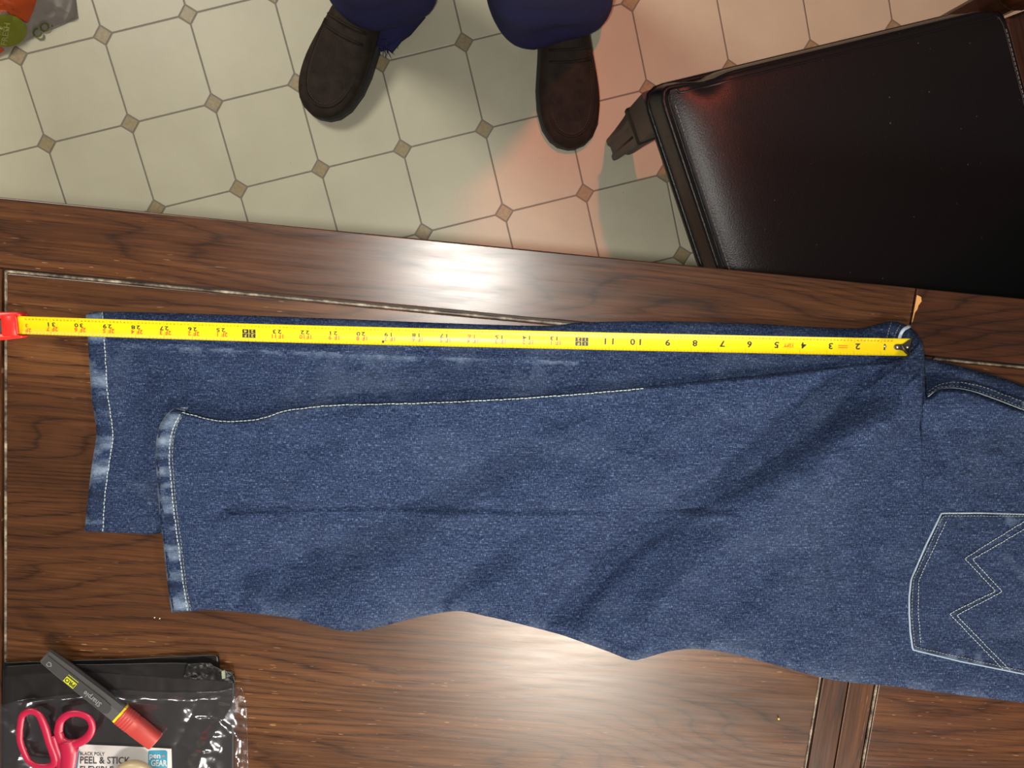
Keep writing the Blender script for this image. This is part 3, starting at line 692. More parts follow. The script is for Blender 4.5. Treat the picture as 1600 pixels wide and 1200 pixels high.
mesh('mouth_slot', *casebox([(-42, 498), (14.5, 497), (16, 520), (-42, 522)], z0, TZ + 0.0105), M_rubber, tp)
mesh('case_body', *casebox([(-170, 478), (-46, 482), (-40, 490), (-40, 526), (-46, 534), (-170, 538)], z0, TZ + 0.062), M_case, tp)

# ------------------------------------------------------------------ chair
ca, sa = 0.935, 0.355; nrm = math.hypot(ca, sa); ca /= nrm; sa /= nrm
CA = math.atan2(sa, ca)
corner = W(1017, 127, 0.44)[:2]; LC = np.array([-0.225, 0.265])
CR = corner - np.array([ca * LC[0] - sa * LC[1], sa * LC[0] + ca * LC[1]])
chair = thing('dining_chair', 'dark wooden dining chair with a black leather seat beside the table', 'chair', (CR[0], CR[1], 0), CA)
M_leather = mat('leather_black', (0.0045, 0.0052, 0.0062), 0.34, spec=0.26); g = N(M_leather)
_c = g.coord('Object'); _n = g.noise(g.mapping(_c, (520, 520, 520)), 1.0, 3.0, 0.6); g.bump(_n, 0.45, 0.0006)
_d = g.noise(g.mapping(_c, (260, 260, 260)), 1.0, 0.0, 0.5); g.color(g.mix(g.ramp(_d, [(0.86, 0.0), (0.88, 0.6)]), (0.0045, 0.0052, 0.0062), (0.08, 0.075, 0.07)))
M_chairwood = wood('chair_wood_dark', 'x', 0.40, 1.25, 0.32); M_chairdark = mat('chair_wood_black', (0.016, 0.012, 0.010), 0.45, spec=0.35)
M_chairwood2 = wood('chair_wood_brown', 'y', 0.42, 1.0, 0.45); M_cstitch = mat('seat_stitch', (0.13, 0.13, 0.125), 0.7)
def cpart(name, v, f, m, parent=chair, smooth=True, **kw): return mesh(name, v, f, m, parent, smooth, local=True, **kw)
SC = np.array([(-0.225, 0.265), (-0.225, -0.265), (0.222, -0.207), (0.222, 0.207)])
def outline(inset, n=160, r=0.028):
    c = SC.mean(0); pts = []
    for k in range(4):
        p0, p1, p2 = SC[k - 1], SC[k], SC[(k + 1) % 4]
        a = (p0 - p1) / np.linalg.norm(p0 - p1); b = (p2 - p1) / np.linalg.norm(p2 - p1)
        s0, s1 = p1 + a * r, p1 + b * r
        for t in np.linspace(0, 1, 9): pts.append((1 - t) ** 2 * s0 + 2 * t * (1 - t) * p1 + t * t * s1)
    P = resample(np.array(pts + [pts[0]]), n=n + 1)[:-1]
    d = np.roll(P, -1, 0) - np.roll(P, 1, 0); d /= np.linalg.norm(d, axis=1)[:, None]
    nn = np.stack([-d[:, 1], d[:, 0]], 1)
    if ((c - P[0]) @ nn[0]) < 0: nn = -nn
    return P + nn * (inset * (0.3 + 0.7 * np.abs(nn[:, 1]) + 0.3 * np.clip(-nn[:, 0], 0, 1)))[:, None]
def seat_top_z(P):
    x, y = P[:, 0], P[:, 1]
    fr = np.clip((x + 0.225) / 0.085, 0, 1); sd = np.clip((0.265 - 0.058 * (x + 0.225) / 0.463 - np.abs(y)) / 0.06, 0, 1)
    z = 0.450 + 0.024 * np.sqrt(np.clip(1 - (1 - fr) ** 2, 0, 1)) * (0.45 + 0.55 * np.sqrt(np.clip(1 - (1 - sd) ** 2, 0, 1)))
    dent = np.exp(-(((x + 0.165) / 0.016) ** 2 + ((y - 0.245) / 0.018) ** 2)); return z - 0.010 * dent
loops = []
for ins, z in ((0.012, 0.372), (0.003, 0.376), (0.0, 0.384), (0.0005, 0.402), (0.006, 0.424), (0.013, 0.440), (0.016, 0.447)):
    P = outline(ins); w = np.exp(-(((P[:, 0] + 0.16) / 0.02) ** 2 + ((P[:, 1] - 0.258) / 0.03) ** 2)); P = P - np.stack([0 * w, 0.007 * w], 1) * (z > 0.40)
    loops.append(np.concatenate([P, np.full((len(P), 1), z)], 1))
O0 = outline(0.018); cen = SC.mean(0) * [1, 0]
for t in (1.0, 0.985, 0.965, 0.94, 0.91, 0.87, 0.82, 0.75, 0.65, 0.5, 0.35, 0.2, 0.08, 0.01):
    P = cen + (O0 - cen) * t; loops.append(np.concatenate([P, seat_top_z(P)[:, None]], 1))
cushion = cpart('seat_cushion', *loft(loops), M_leather)
P = outline(0.015); w = np.exp(-(((P[:, 0] + 0.16) / 0.02) ** 2 + ((P[:, 1] - 0.258) / 0.03) ** 2)); P = P - np.stack([0 * w, 0.008 * w], 1)
cpart('piping', *tube(np.concatenate([P, np.full((len(P), 1), 0.449)], 1), 0.0042, 8, closed=True), M_leather, cushion)
P = outline(0.001); cpart('piping', *tube(np.concatenate([P, np.full((len(P), 1), 0.388)], 1), 0.0045, 8, closed=True), M_leather, cushion)
P = outline(0.026); cpart('piping', *tube(np.concatenate([P, (seat_top_z(P) - 0.0005)[:, None]], 1), 0.0018, 6, closed=True), M_leather, cushion)
def cst(P, name='seat_stitching'):
    P = resample(P, 0.006); parts = []
    for a, b in zip(P[:-1], P[1:]):
        d = (b - a)[:2]; d = d / np.linalg.norm(d); n2 = np.array([-d[1], d[0]]) * 0.0005; e = a + (b - a) * 0.72
        q = [(*(a[:2] + n2), a[2]), (*(e[:2] + n2), e[2]), (*(e[:2] - n2), e[2]), (*(a[:2] - n2), a[2])]
        parts.append(loft([[(x, y, z - 0.0006) for x, y, z in q], [(x, y, z + 0.0004) for x, y, z in q]]))
    cpart(name, *cat(parts), M_cstitch, cushion, False, kind='stuff')
for x0 in (-0.212,):
    yy = np.linspace(-0.225, 0.225, 90); P = np.stack([np.full(90, x0), yy], 1); cst(np.concatenate([P, (seat_top_z(P) + 0.0012)[:, None]], 1))
yy = np.linspace(-0.17, 0.165, 60); P = np.stack([np.full(60, 0.207), yy], 1); cst(np.concatenate([P, (seat_top_z(P) + 0.0012)[:, None]], 1))
# seat rails and legs
cpart('seat_rail', *box(-0.212, -0.19, -0.205, 0.205, 0.315, 0.373, 0.003), M_chairdark, smooth=False)
cpart('seat_rail', *box(0.195, 0.215, -0.15, 0.15, 0.315, 0.373, 0.003), M_chairdark, smooth=False)
for s in (1, -1):
    a, b = np.array([-0.19, s * 0.247]), np.array([0.20, s * 0.196]); d = (b - a) / np.linalg.norm(b - a); n2 = np.array([-d[1], d[0]]) * 0.010
    q = [a + n2, b + n2, b - n2, a - n2]; cpart('seat_rail', *loft([[(*p, 0.315) for p in q], [(*p, 0.373) for p in q]]), M_chairdark, smooth=False)
    # front leg: square block, moulding, fluted taper
    def sq(c, h, z, fl=0.0):
        out = []
        for k in range(4):
            cx, cy = [(-1, -1), (1, -1), (1, 1), (-1, 1)][k]; nx, ny = [(1, -1), (1, 1), (-1, 1), (-1, -1)][k]
            p = np.array([cx * h, cy * h]); r = np.array([nx * h, ny * h])
            for t in (0.04, 0.22, 0.30, 0.42, 0.58, 0.70, 0.78, 0.96):
                v2 = p + (r - p) * t
                if t in (0.30, 0.42, 0.58, 0.70): v2 = v2 * (1 - fl)
                out.append((c[0] + v2[0], c[1] + v2[1], z))
        return out
    c = np.array([-0.196, s * 0.237])
    L = [sq(c, 0.019, 0.0, 0.2), sq(c, 0.0205, 0.012, 0.2), sq(c, 0.0215, 0.10, 0.2), sq(c, 0.024, 0.20, 0.2), sq(c, 0.026, 0.245, 0.2), sq(c, 0.029, 0.252), sq(c, 0.029, 0.262), sq(c, 0.026, 0.268), sq(c, 0.027, 0.275), sq(c, 0.0275, 0.372)]
    cpart('leg', *loft(L), M_chairdark, smooth=False)
    # back post: leg and backrest upright in one sweep
    cb = np.array([0.252, s * 0.203])
    zz = [0, 0.1, 0.3, 0.40, 0.50, 0.62, 0.8, 0.98]; xx = [0.05, 0.022, 0.004, 0.0, 0.003, 0.022, 0.055, 0.10]
    L = []
    for z, dx in zip(zz, xx):
        h = 0.019; L.append([(cb[0] + dx + u_ * h, cb[1] + v_ * h, z) for u_, v_ in ((-1, -0.8), (-0.8, -1), (0.8, -1), (1, -0.8), (1, 0.8), (0.8, 1), (-0.8, 1), (-1, 0.8))])
    cpart('leg', *loft(L), M_chairwood, smooth=False)
    for z, r in ((0.47, 0.030), (0.545, 0.024)):
        th = np.linspace(0, math.pi, 8); cc = (cb[0] - 0.006, cb[1] + s * 0.004, z)
        cpart('carved_boss', *lathe([(max(1e-4, r * math.sin(t)), r * math.cos(t)) for t in th], 18, cc), M_chairwood)
def slab_x(x0, x1, pts, lean, name, m):
    """upright board: outline in (y, z) with backward lean"""
    lx = lambda z: np.interp(z, [0.4, 0.50, 0.62, 0.8, 0.98], [0.0, 0.003, 0.022, 0.055, 0.10])
    return cpart(name, *loft([[(x0 + lx(z), y, z) for y, z in pts], [(x1 + lx(z), y, z) for y, z in pts]]), m, smooth=False)
slab_x(0.262, 0.282, [(-0.16, 0.485), (0.16, 0.485), (0.16, 0.535), (0.10, 0.545), (0.0, 0.555), (-0.10, 0.545), (-0.16, 0.535)], 0, 'backrest_rail', M_chairwood)
slab_x(0.262, 0.284, [(-0.20, 0.93), (0.20, 0.93), (0.205, 0.97), (0.12, 1.005), (0.0, 1.03), (-0.12, 1.005), (-0.205, 0.97)], 0, 'backrest_crest', M_chairwood)
for y in (-0.10, -0.033, 0.033, 0.10):
    slab_x(0.267, 0.279, [(y - 0.016, 0.54), (y + 0.016, 0.54), (y + 0.022, 0.70), (y + 0.014, 0.80), (y + 0.018, 0.935), (y - 0.018, 0.935), (y - 0.014, 0.80), (y - 0.022, 0.70)], 0, 'backrest_slat', M_chairwood)
# carved lower board behind the seat
bd = cpart('carved_board', *box(0.224, 0.33, -0.178, 0.178, 0.425, 0.452, 0.004), M_chairwood2, smooth=False)
for y in (0.10, 0.0, -0.10):
    P = np.array([(0.280 + 0.026 * math.cos(t), y + 0.036 * math.sin(t), 0.4525) for t in np.linspace(0, 2 * math.pi, 28, endpoint=False)])
    cpart('carved_oval', *tube(P, 0.004, 6, closed=True), M_chairwood2, bd)
    cpart('carved_hollow', *lathe([(0.001, 0.4523), (1.0, 0.4524)], 28, (0, 0, 0)) if False else loft([[(0.280 + k * 0.024 * math.cos(t), y + k * 0.034 * math.sin(t), z) for t in np.linspace(0, 2 * math.pi, 28, endpoint=False)] for k, z in ((1, 0.4500), (1, 0.4526))]), M_chairdark, bd, False)

# ------------------------------------------------------------------ person: legs in trousers, shoes
pc = W(715, -60, 0)
person = thing('person', 'person standing in navy trousers and dark brown suede moccasin shoes', 'person', (pc[0], pc[1], 0))
M_trouser = mat('trouser_navy', (0.022, 0.022, 0.085), 0.85, spec=0.2); g = N(M_trouser)
_n = g.noise(g.mapping(g.coord('Object'), (700, 700, 700)), 1.0, 2.0, 0.6); g.color(g.ramp(_n, [(0.3, (0.016, 0.016, 0.066)), (0.7, (0.030, 0.031, 0.108))])); g.bump(_n, 0.3, 0.0006)
M_suede = mat('suede_brown', (0.022, 0.013, 0.009), 0.75, spec=0.3); g = N(M_suede)
_n = g.noise(g.mapping(g.coord('Object'), (45, 45, 45)), 1.0, 4.0, 0.65); g.color(g.ramp(_n, [(0.3, (0.012, 0.0075, 0.0055)), (0.7, (0.034, 0.021, 0.014))])); g.bump(_n, 0.3, 0.001)
M_sole = mat('sole_black', (0.012, 0.010, 0.009), 0.6); M_sthread = mat('shoe_thread', (0.075, 0.045, 0.025), 0.8); M_lining = mat('shoe_lining', (0.16, 0.085, 0.045), 0.8)
def make_shoe(toe, ang, mir):
    """toe: world xy of the toe tip; ang: heading of heel->toe"""
    d = np.array([math.cos(ang), math.sin(ang)]); lft_ = np.array([-d[1], d[0]]) * mir; LEN = 0.302
    def P(s, y, z): q = toe - d * s + lft_ * y; return (q[0], q[1], z)
    # half widths (outer +, inner -) along the length from the toe
    s_ = [0.0, 0.006, 0.018, 0.04, 0.075, 0.11, 0.16, 0.21, 0.255, 0.285, 0.298, 0.302]
    wo = [0.006, 0.024, 0.038, 0.050, 0.0565, 0.056, 0.049, 0.043, 0.040, 0.032, 0.018, 0.004]
    wi = [0.006, 0.024, 0.038, 0.049, 0.0545, 0.052, 0.042, 0.037, 0.036, 0.030, 0.018, 0.004]
    hh = [0.026, 0.038, 0.044, 0.050, 0.058, 0.070, 0.092, 0.100, 0.100, 0.098, 0.092, 0.080]
    so = mesh('sole', *loft([[P(s, w * 1.03, z) for s, w in zip(s_, wo)] + [P(s, -w * 1.03, z) for s, w in zip(s_[::-1], wi[::-1])] for z in (0.001, 0.006, 0.018, 0.021)]), M_sole, person, False)
    loops = []
    for s, o, i, h in zip(s_, wo, wi, hh):
        lp = []
        for k in range(24):
            a = 2 * math.pi * k / 24; c, q = math.cos(a), math.sin(a); wd = o if c > 0 else i
            e = 0.62; x = math.copysign(abs(c) ** e, c) * wd * (1.0 if q < 0 else 1.0); z = 0.02 + (h - 0.02) * (0.5 + 0.5 * math.copysign(abs(q) ** 0.7, q))
            x *= 1 - 0.13 * max(0, q) ** 2
            lp.append(P(s, x, z))
        loops.append(lp)
    up = mesh('shoe', *loft(loops), M_suede, person, True); up['label'] = 'dark brown suede moccasin shoe'; so.parent = up
    sub = up.modifiers.new('sub', 'SUBSURF'); sub.levels = 1; sub.render_levels = 2
    # apron seam: raised welt running round the toe
    f = np.interp
    pa = [(0.150, 0.040), (0.12, 0.0425), (0.08, 0.0425), (0.05, 0.037), (0.030, 0.026), (0.021, 0.012), (0.0185, 0.0)]
    pts = [(s, y) for s, y in pa] + [(s, -y * 0.95) for s, y in pa[::-1][1:]]
    C = crom(pts, 6); hz = f(C[:, 0], s_, hh)
    prof = lambda s, y: 0.02 + (f(s, s_, hh) - 0.02) * (0.5 + 0.5 * (max(0.0, 1 - (abs(y) / (0.87 * f(s, s_, wo))) ** 2.6)) ** 0.35)
    w3 = [P(s, y, prof(s, y) + 0.0005) for s, y in C]
    mesh('apron_welt', *tube(w3, 0.0022, 6), M_suede, up)
    ci = resample(np.array([P(s + 0.004, y * 0.90, prof(s, y * 0.90) + 0.0016) for s, y in C]), 0.0045)
    parts = []
    for a, b in zip(ci[:-1], ci[1:]): parts.append(tube([a, a + (b - a) * 0.6], 0.0006, 5))
    mesh('apron_stitching', *cat(parts), M_sthread, up, False, kind='stuff')
    # collar opening with tongue and lace rows
    cr = [P(0.185 + 0.05 * (1 - math.cos(t)) - 0.0, 0.039 * math.sin(t), 0.103 + 0.006 * math.cos(2 * t)) for t in np.linspace(0, 2 * math.pi, 28, endpoint=False)]
    mesh('collar', *tube(cr, 0.0045, 6, closed=True), M_lining, up)
    for s in (0.140, 0.158):
        w = 0.036; mesh('lace', *tube([P(s - 0.004 * (1 - (y / w) ** 2), y, prof(s, y) + 0.0022) for y in np.linspace(-w, w, 9)], 0.0022, 6), M_suede, up)
    return up
t1 = W(494, 184, 0.012)[:2]; h1 = W(575, 0, 0.03)[:2]; t2 = W(893, 234, 0.012)[:2]; h2 = W(880, 20, 0.03)[:2]
a1 = math.atan2(*(t1 - h1)[::-1]); a2 = math.atan2(*(t2 - h2)[::-1])
make_shoe(t1, a1, 1); make_shoe(t2, a2, -1)
def ring(c, rx, ry, z, n=40, rot=0.0, wob=0.0, ph=0.0, dz=None):
    out = []
    for k in range(n):
        a = 2 * math.pi * k / n; r = 1 + wob * math.sin(3 * a + ph) + 0.5 * wob * math.sin(5 * a + 2 * ph)
        x, y = rx * r * math.cos(a), ry * r * math.sin(a); zz = z + (dz(a) if dz else 0)
        out.append((c[0] + x * math.cos(rot) - y * math.sin(rot), c[1] + x * math.sin(rot) + y * math.cos(rot), zz))
    return out
def leg(hem, hrx, hry, hz, ank_up, knee, rot, ph, dz):
    L = []
    for z, c, rx, ry, wb in ((hz, hem, hrx, hry, 0.07), (hz + 0.02, hem, hrx * 1.02, hry * 1.02, 0.075), (hz + 0.06, hem + ank_up * 0.3, hrx * 0.94, hry * 0.94, 0.10), (hz + 0.10, hem + ank_up * 0.5, hrx * 1.0, hry * 1.0, 0.08), (hz + 0.15, hem + ank_up * 0.7, hrx * 0.92, hry * 0.93, 0.07), (0.33, hem + ank_up, hrx * 0.95, hry, 0.03), (0.48, knee, 0.092, 0.098, 0.02)):
        L.append(ring(c, rx, ry, z, rot=rot, wob=wb, ph=ph + z * 6, dz=(lambda a, z=z: dz(a) * max(0, 1 - (z - hz) / 0.12))))
    return L
hip = np.array([pc[0] + 0.015, 0.515])
k1 = np.array([hip[0] - 0.115, 0.475]); k2 = np.array([hip[0] + 0.105, 0.465])
c1 = W(590, -38, 0.10)[:2]; c2 = W(857, -22, 0.11)[:2]
L1 = leg(c1, 0.092, 0.080, 0.088, np.array([0.0, 0.02]), k1, -0.25, 0.6, lambda a: 0.014 * math.cos(a) - 0.05 * max(0, math.cos(a + 0.55)) ** 3)
L2 = leg(c2, 0.104, 0.098, 0.100, np.array([-0.005, 0.0]), k2, 0.1, 2.0, lambda a: 0.010 * math.sin(a) - 0.02 * max(0, math.sin(a)))
for L, k, s in ((L1, k1, -1), (L2, k2, 1)):
    L.append(ring(np.array([hip[0] + s * 0.10, 0.485]), 0.105, 0.115, 0.68)); L.append(ring(np.array([hip[0] + s * 0.085, 0.50]), 0.112, 0.125, 0.80)); L.append(ring(np.array([hip[0] + s * 0.07, 0.52]), 0.12, 0.13, 0.90)); L.append(ring(np.array([hip[0] + s * 0.06, 0.52]), 0.12, 0.12, 1.02))
hips = [ring(hip + [0, 0.005], 0.20, 0.135, 0.80), ring(hip + [0, 0.005], 0.205, 0.140, 0.88), ring(hip + [0, 0.005], 0.19, 0.125, 0.98), ring(hip + [0, 0.005], 0.18, 0.118, 1.03)]
tr = mesh('trousers', *cat([loft(L1), loft(L2), loft(hips)]), M_trouser, person, True)
rm = tr.modifiers.new('remesh', 'REMESH'); rm.mode = 'VOXEL'; rm.voxel_size = 0.006; rm.use_smooth_shade = True
sm = tr.modifiers.new('smooth', 'SMOOTH'); sm.iterations = 3; sm.factor = 0.5
tr['label'] = 'navy trousers'
sh_r = [ring(hip + [0, 0.005], 0.214, 0.152, 0.92), ring(hip + [0, 0.005], 0.216, 0.154, 0.94), ring(hip + [0, 0.005], 0.202, 0.142, 1.03), ring(hip + [0, -0.01], 0.19, 0.128, 1.14), ring(hip + [0, -0.03], 0.205, 0.130, 1.30), ring(hip + [0, -0.045], 0.21, 0.115, 1.42), ring(hip + [0, -0.05], 0.15, 0.085, 1.48), ring(hip + [0, -0.05], 0.07, 0.065, 1.50)]
mesh('unseen_torso', *loft(sh_r), mat('torso_grey', (0.08, 0.08, 0.09), 0.9), person)  # unseen torso, added so the body shades the floor from the red lamp
# frayed strands at the torn back hem of the leg over the left shoe
fr = []
for k in range(26):
    t = k / 25; a = W(588 + 36 * t, 62 + 14 * math.sin(t * 3) - 30 * t * t, 0.030)
    dx = random.uniform(-0.006, 0.010); b = a + np.array([dx, random.uniform(-0.020, -0.006), -0.020]); m_ = (a + b) / 2 + np.array([random.uniform(-0.003, 0.003), 0, 0.002])
    fr.append(tube([a + [0, 0.008, 0.006], a, m_, b], [0.0016, 0.0014, 0.0009, 0.0003], 5))
mesh('frayed_hem', *cat(fr), M_trouser, tr, False, kind='stuff')
fl = [(575, 34), (584, 62), (594, 78), (603, 74), (611, 80), (618, 72), (626, 62), (640, 52), (664, 24), (640, 0), (596, 6)]
fp = W(np.array([p[0] for p in fl]), np.array([p[1] for p in fl]), 0.03)
lo_ = fp.copy(); lo_[:, 2] = 0.016; hi_ = fp.copy(); hi_[:, 2] = [0.055, 0.034, 0.022, 0.024, 0.020, 0.022, 0.026, 0.030, 0.060, 0.10, 0.10]
hi_[:, :2] = fp.mean(0)[:2] + (fp - fp.mean(0))[:, :2] * 0.95
mesh('torn_hem', *loft([lo_, hi_]), M_trouser, tr, False)

# ------------------------------------------------------------------ shopping bag on the floor
bagc = W(-20, 0, 0)
bag = thing('shopping_bag', 'white and orange plastic shopping bag with green emblem on the floor', 'bag', (bagc[0], bagc[1], 0))
M_bag = mat('bag_white', (0.36, 0.32, 0.30), 0.35, spec=0.5); M_bago = mat('bag_orange', (0.52, 0.072, 0.008), 0.32); M_bagg = mat('bag_green', (0.23, 0.25, 0.015), 0.25); M_bagl = mat('bag_lettering', (0.12, 0.14, 0.02), 0.4); M_bagt = mat('bag_pale_print', (0.42, 0.40, 0.14), 0.4)
BT = crom([(-330, -330), (-200, -340), (-60, -320), (60, -200), (110, -90), (116, -20), (121, 27)])
BB = crom([(-330, 200), (-200, 170), (-90, 128), (-30, 100), (5, 84), (25, 71), (50, 58), (75, 47), (100, 37), (121, 27)])
def bag_h(X, Y):
    d = dist_poly(resample(np.concatenate([BB[:-1], BT[::-1]]), 8), X, Y, 400)[0]
    h = 0.135 * (1 - np.exp(-d / 120)) + 0.006 * fbm(X, Y, 55, 38, 91) * np.clip(d / 30, 0, 1) + 0.0025 * fbm(X, Y, 17, 14, 92) * np.clip(d / 20, 0, 1)
    return h + 0.004 * np.exp(-(np.abs((X - 112) + (Y - 10) * 0.35) / 4) ** 2) * np.clip(d / 8, 0, 1)
nu, nv = 120, 90
T_ = resample(BT, n=nu); B_ = resample(BB, n=nu); v = np.linspace(0, 1, nv)[None, :, None]
S = (1 - v) * T_[:, None] + v * B_[:, None]; X, Y = S[..., 0], S[..., 1]
bh = bag_h(X, Y); bh[:, 0] = 0.001; bh[:, -1] = 0.001
mesh('bag_body', W(X, Y, 0.001 + bh), grid_faces(nu, nv), M_bag, bag)
def bag_patch(name, poly, m, lift, hole=None, step=4.0):
    """printed area following the bag surface"""
    P = resample(np.concatenate([poly, poly[:1]]), step)[:-1]; c = P.mean(0); L = []
    ts = np.linspace(0.02, 1, 16)
    XY = np.array([c + (P - c) * t for t in ts]); X, Y = XY[..., 0], XY[..., 1]
    V = W(X, Y, 0.001 + bag_h(X, Y) + lift); n = len(P); f = [(k * n + i, k * n + (i + 1) % n, (k + 1) * n + (i + 1) % n, (k + 1) * n + i) for k in range(15) for i in range(n)] + [tuple(range(n - 1, -1, -1))]
    return mesh(name, V.reshape(-1, 3), f, m, bag)
bag_patch('orange_print', np.array([(-260, -120), (-120, -160), (20, -60), (58, -4), (54, 12), (48, 26), (43, 37), (40, 30), (38, 22), (28, 19), (10, 18), (0, 20), (-60, 30), (-200, 60)], float), M_bago, 0.0015)
bag_patch('orange_print', np.array([(-60, 96), (-20, 76), (0, 73), (8, 78), (0, 84), (-20, 94), (-50, 108)], float), M_bago, 0.0015)
gc = np.array([8.0, 48.0]); bag_patch('green_emblem', np.array([gc + (34 * math.cos(t), 25.5 * math.sin(t)) for t in np.linspace(0, 2 * math.pi, 40, endpoint=False)]), M_bagg, 0.0026, step=3.0)
def bag_text(s, h, c, ang, m, lift, sq_=1.0):
    v2, f = text2d(s, h, 0, 0, sq_); ca_, sa_ = math.cos(ang), math.sin(ang)
    x = c[0] + v2[:, 0] * ca_ + v2[:, 1] * sa_; y = c[1] + v2[:, 0] * sa_ - v2[:, 1] * ca_
    mesh('bag_lettering', W(x, y, 0.001 + bag_h(x, y) + lift), f, m, bag, False)
bag_text('FRESH', 9.0, (8.5, 53), math.radians(-80), M_bagt, 0.0048)
bag_text('CO.', 14.0, (65.5, 45.5), math.radians(-38), M_bagl, 0.0030)

# ------------------------------------------------------------------ black mailers, clear bag, card
M_poly = mat('poly_black', (0.006, 0.0055, 0.006), 0.40, spec=0.35); M_poly2 = mat('poly_black_inner', (0.010, 0.0085, 0.009), 0.5, spec=0.3)
def sheet(name, T, B, nu, nv, hf, m, parent=None, thick=0.0008, edge=6.0, label=None):
    T = resample(T, n=nu); B = resample(B, n=nu); v = np.linspace(0, 1, nv)[None, :, None]; S = (1 - v) * T[:, None] + v * B[:, None]; X, Y = S[..., 0], S[..., 1]
    h = hf(X, Y); Vt = W(X, Y, TZ + h).reshape(-1, 3); Vb = W(X, Y, TZ + h - thick).reshape(-1, 3); n = nu * nv
    f = grid_faces(nu, nv); f2 = [tuple(i + n for i in reversed(q)) for q in f]; rims = []
    bd = [i * nv for i in range(nu)] + [(nu - 1) * nv + j for j in range(1, nv)] + [i * nv + nv - 1 for i in range(nu - 2, -1, -1)] + [j for j in range(nv - 2, 0, -1)]
    for a, b in zip(bd, bd[1:] + bd[:1]): rims.append((b, a, a + n, b + n))
    return mesh(name, np.concatenate([Vt, Vb]), f + f2 + rims, m, parent)
ml = thing('poly_mailer', 'lower black poly mailer whose flap edge shows highest, under the folded mailer', 'mailer', tuple(W(180, 1120, TZ)))
mh1 = lambda X, Y: 0.0030 + 0.0004 * fbm(X, Y, 60, 40, 101)
sheet('mailer_body', np.array([(4, 1044), (180, 1044), (362, 1048)]), np.array([(0, 1330), (180, 1330), (352, 1330)]), 70, 60, mh1, M_poly2, ml, 0.0026)
sheet('mailer_flap', np.array([(5, 1035), (90, 1032), (200, 1029), (270, 1025), (336, 1022), (342, 1026)]), np.array([(5, 1052), (90, 1050), (200, 1050), (270, 1050), (336, 1050), (344, 1050)]), 60, 10, lambda X, Y: 0.0034 + 0.0006 * fbm(X, Y, 40, 16, 102), M_poly, ml, 0.0010)
mu = thing('poly_mailer', 'upper black poly mailer with glossy folded corner sticking out of clear bag', 'mailer', tuple(W(200, 1140, TZ + 0.004)))
mh2 = lambda X, Y: 0.0062 + 0.0006 * fbm(X, Y, 70, 40, 103) + 0.0003 * fbm(X, Y, 16, 60, 104)
sheet('mailer_body', np.array([(6, 1046), (60, 1046), (130, 1047), (200, 1053), (290, 1060), (340, 1062), (367, 1061)]), np.array([(2, 1330), (60, 1330), (130, 1330), (200, 1330), (290, 1330), (340, 1330), (364, 1330)]), 90, 90, mh2, M_poly2, mu, 0.0020)
sheet('mailer_flap', np.array([(8, 1041), (70, 1037), (140, 1038), (220, 1036), (270, 1035), (296, 1036)]), np.array([(6, 1058), (60, 1052), (130, 1050), (200, 1054), (270, 1060), (300, 1061)]), 60, 10, lambda X, Y: 0.0076 + 0.0008 * fbm(X, Y, 50, 12, 105), M_poly, mu, 0.0008)
sheet('folded_corner', np.array([(292, 1037), (312, 1036), (328, 1035), (342, 1044), (354, 1048), (365, 1050)]), np.array([(286, 1058), (304, 1061), (326, 1062), (344, 1064), (358, 1066), (368, 1068)]), 40, 16, lambda X, Y: 0.0095 + 0.0022 * fbm(X, Y, 14, 9, 106), M_poly, mu, 0.0008)
M_tabs = mat('adhesive_strip', (0.20, 0.22, 0.16), 0.4)
q = W(np.array([346, 351, 352, 347]), np.array([1049, 1048, 1060, 1061]), TZ + 0.0125); ql = q.copy(); ql[:, 2] -= 0.002; mesh('adhesive_strip', *loft([ql, q]), M_tabs, mu, False)
# card insert
M_card = mat('card_white', (0.78, 0.76, 0.73), 0.55); M_cyan = mat('print_cyan', (0.01, 0.30, 0.46), 0.5); M_ink = mat('print_grey', (0.05, 0.045, 0.045), 0.5); M_white = mat('print_white', (0.68, 0.68, 0.68), 0.5); M_orange = mat('print_orange', (0.75, 0.22, 0.03), 0.5)
CZ = 0.0085
card = thing('product_card', 'white printed card insert with cyan logo inside the clear bag', 'card', tuple(W(190, 1200, TZ + CZ)))
def flatpoly(name, pts, z, m, parent, th=0.0004):
    p = np.array(pts, float); hi = W(p[:, 0], p[:, 1], TZ + z + th); lo = W(p[:, 0], p[:, 1], TZ + z); return mesh(name, *loft([lo, hi]), m, parent, False)
flatpoly('card_sheet', [(124, 1163), (196, 1166), (268, 1170), (271, 1290), (112, 1285), (117, 1200)], CZ, M_card, card)
flatpoly('cyan_edge', [(122, 1176), (125, 1172), (121, 1200), (119, 1285), (113, 1285), (117, 1200)], CZ + 0.0004, M_cyan, card, 0.0002)
def ptext(name, s, h, x, y, ang, z, m, parent, sq_=1.0, align='l'):
    v2, f = text2d(s, h, 0, 0, sq_, align); ca_, sa_ = math.cos(ang), math.sin(ang)
    X = x + v2[:, 0] * ca_ + v2[:, 1] * sa_; Y = y + v2[:, 0] * sa_ - v2[:, 1] * ca_
    return mesh(name, W(X, Y, TZ + z), f, m, parent, False)
R_ = math.radians
ptext('print_text', 'BLACK POLY', 5.0, 125, 1177.5, R_(1), CZ + 0.0007, M_ink, card, 0.92)
ptext('print_text', 'PEEL & STICK', 10.5, 125, 1187.5, R_(0.5), CZ + 0.0007, M_ink, card, 0.88)
ptext('print_text', 'FLEXIBLE', 10.5, 125, 1202.5, R_(0.5), CZ + 0.0007, M_ink, card, 0.88)
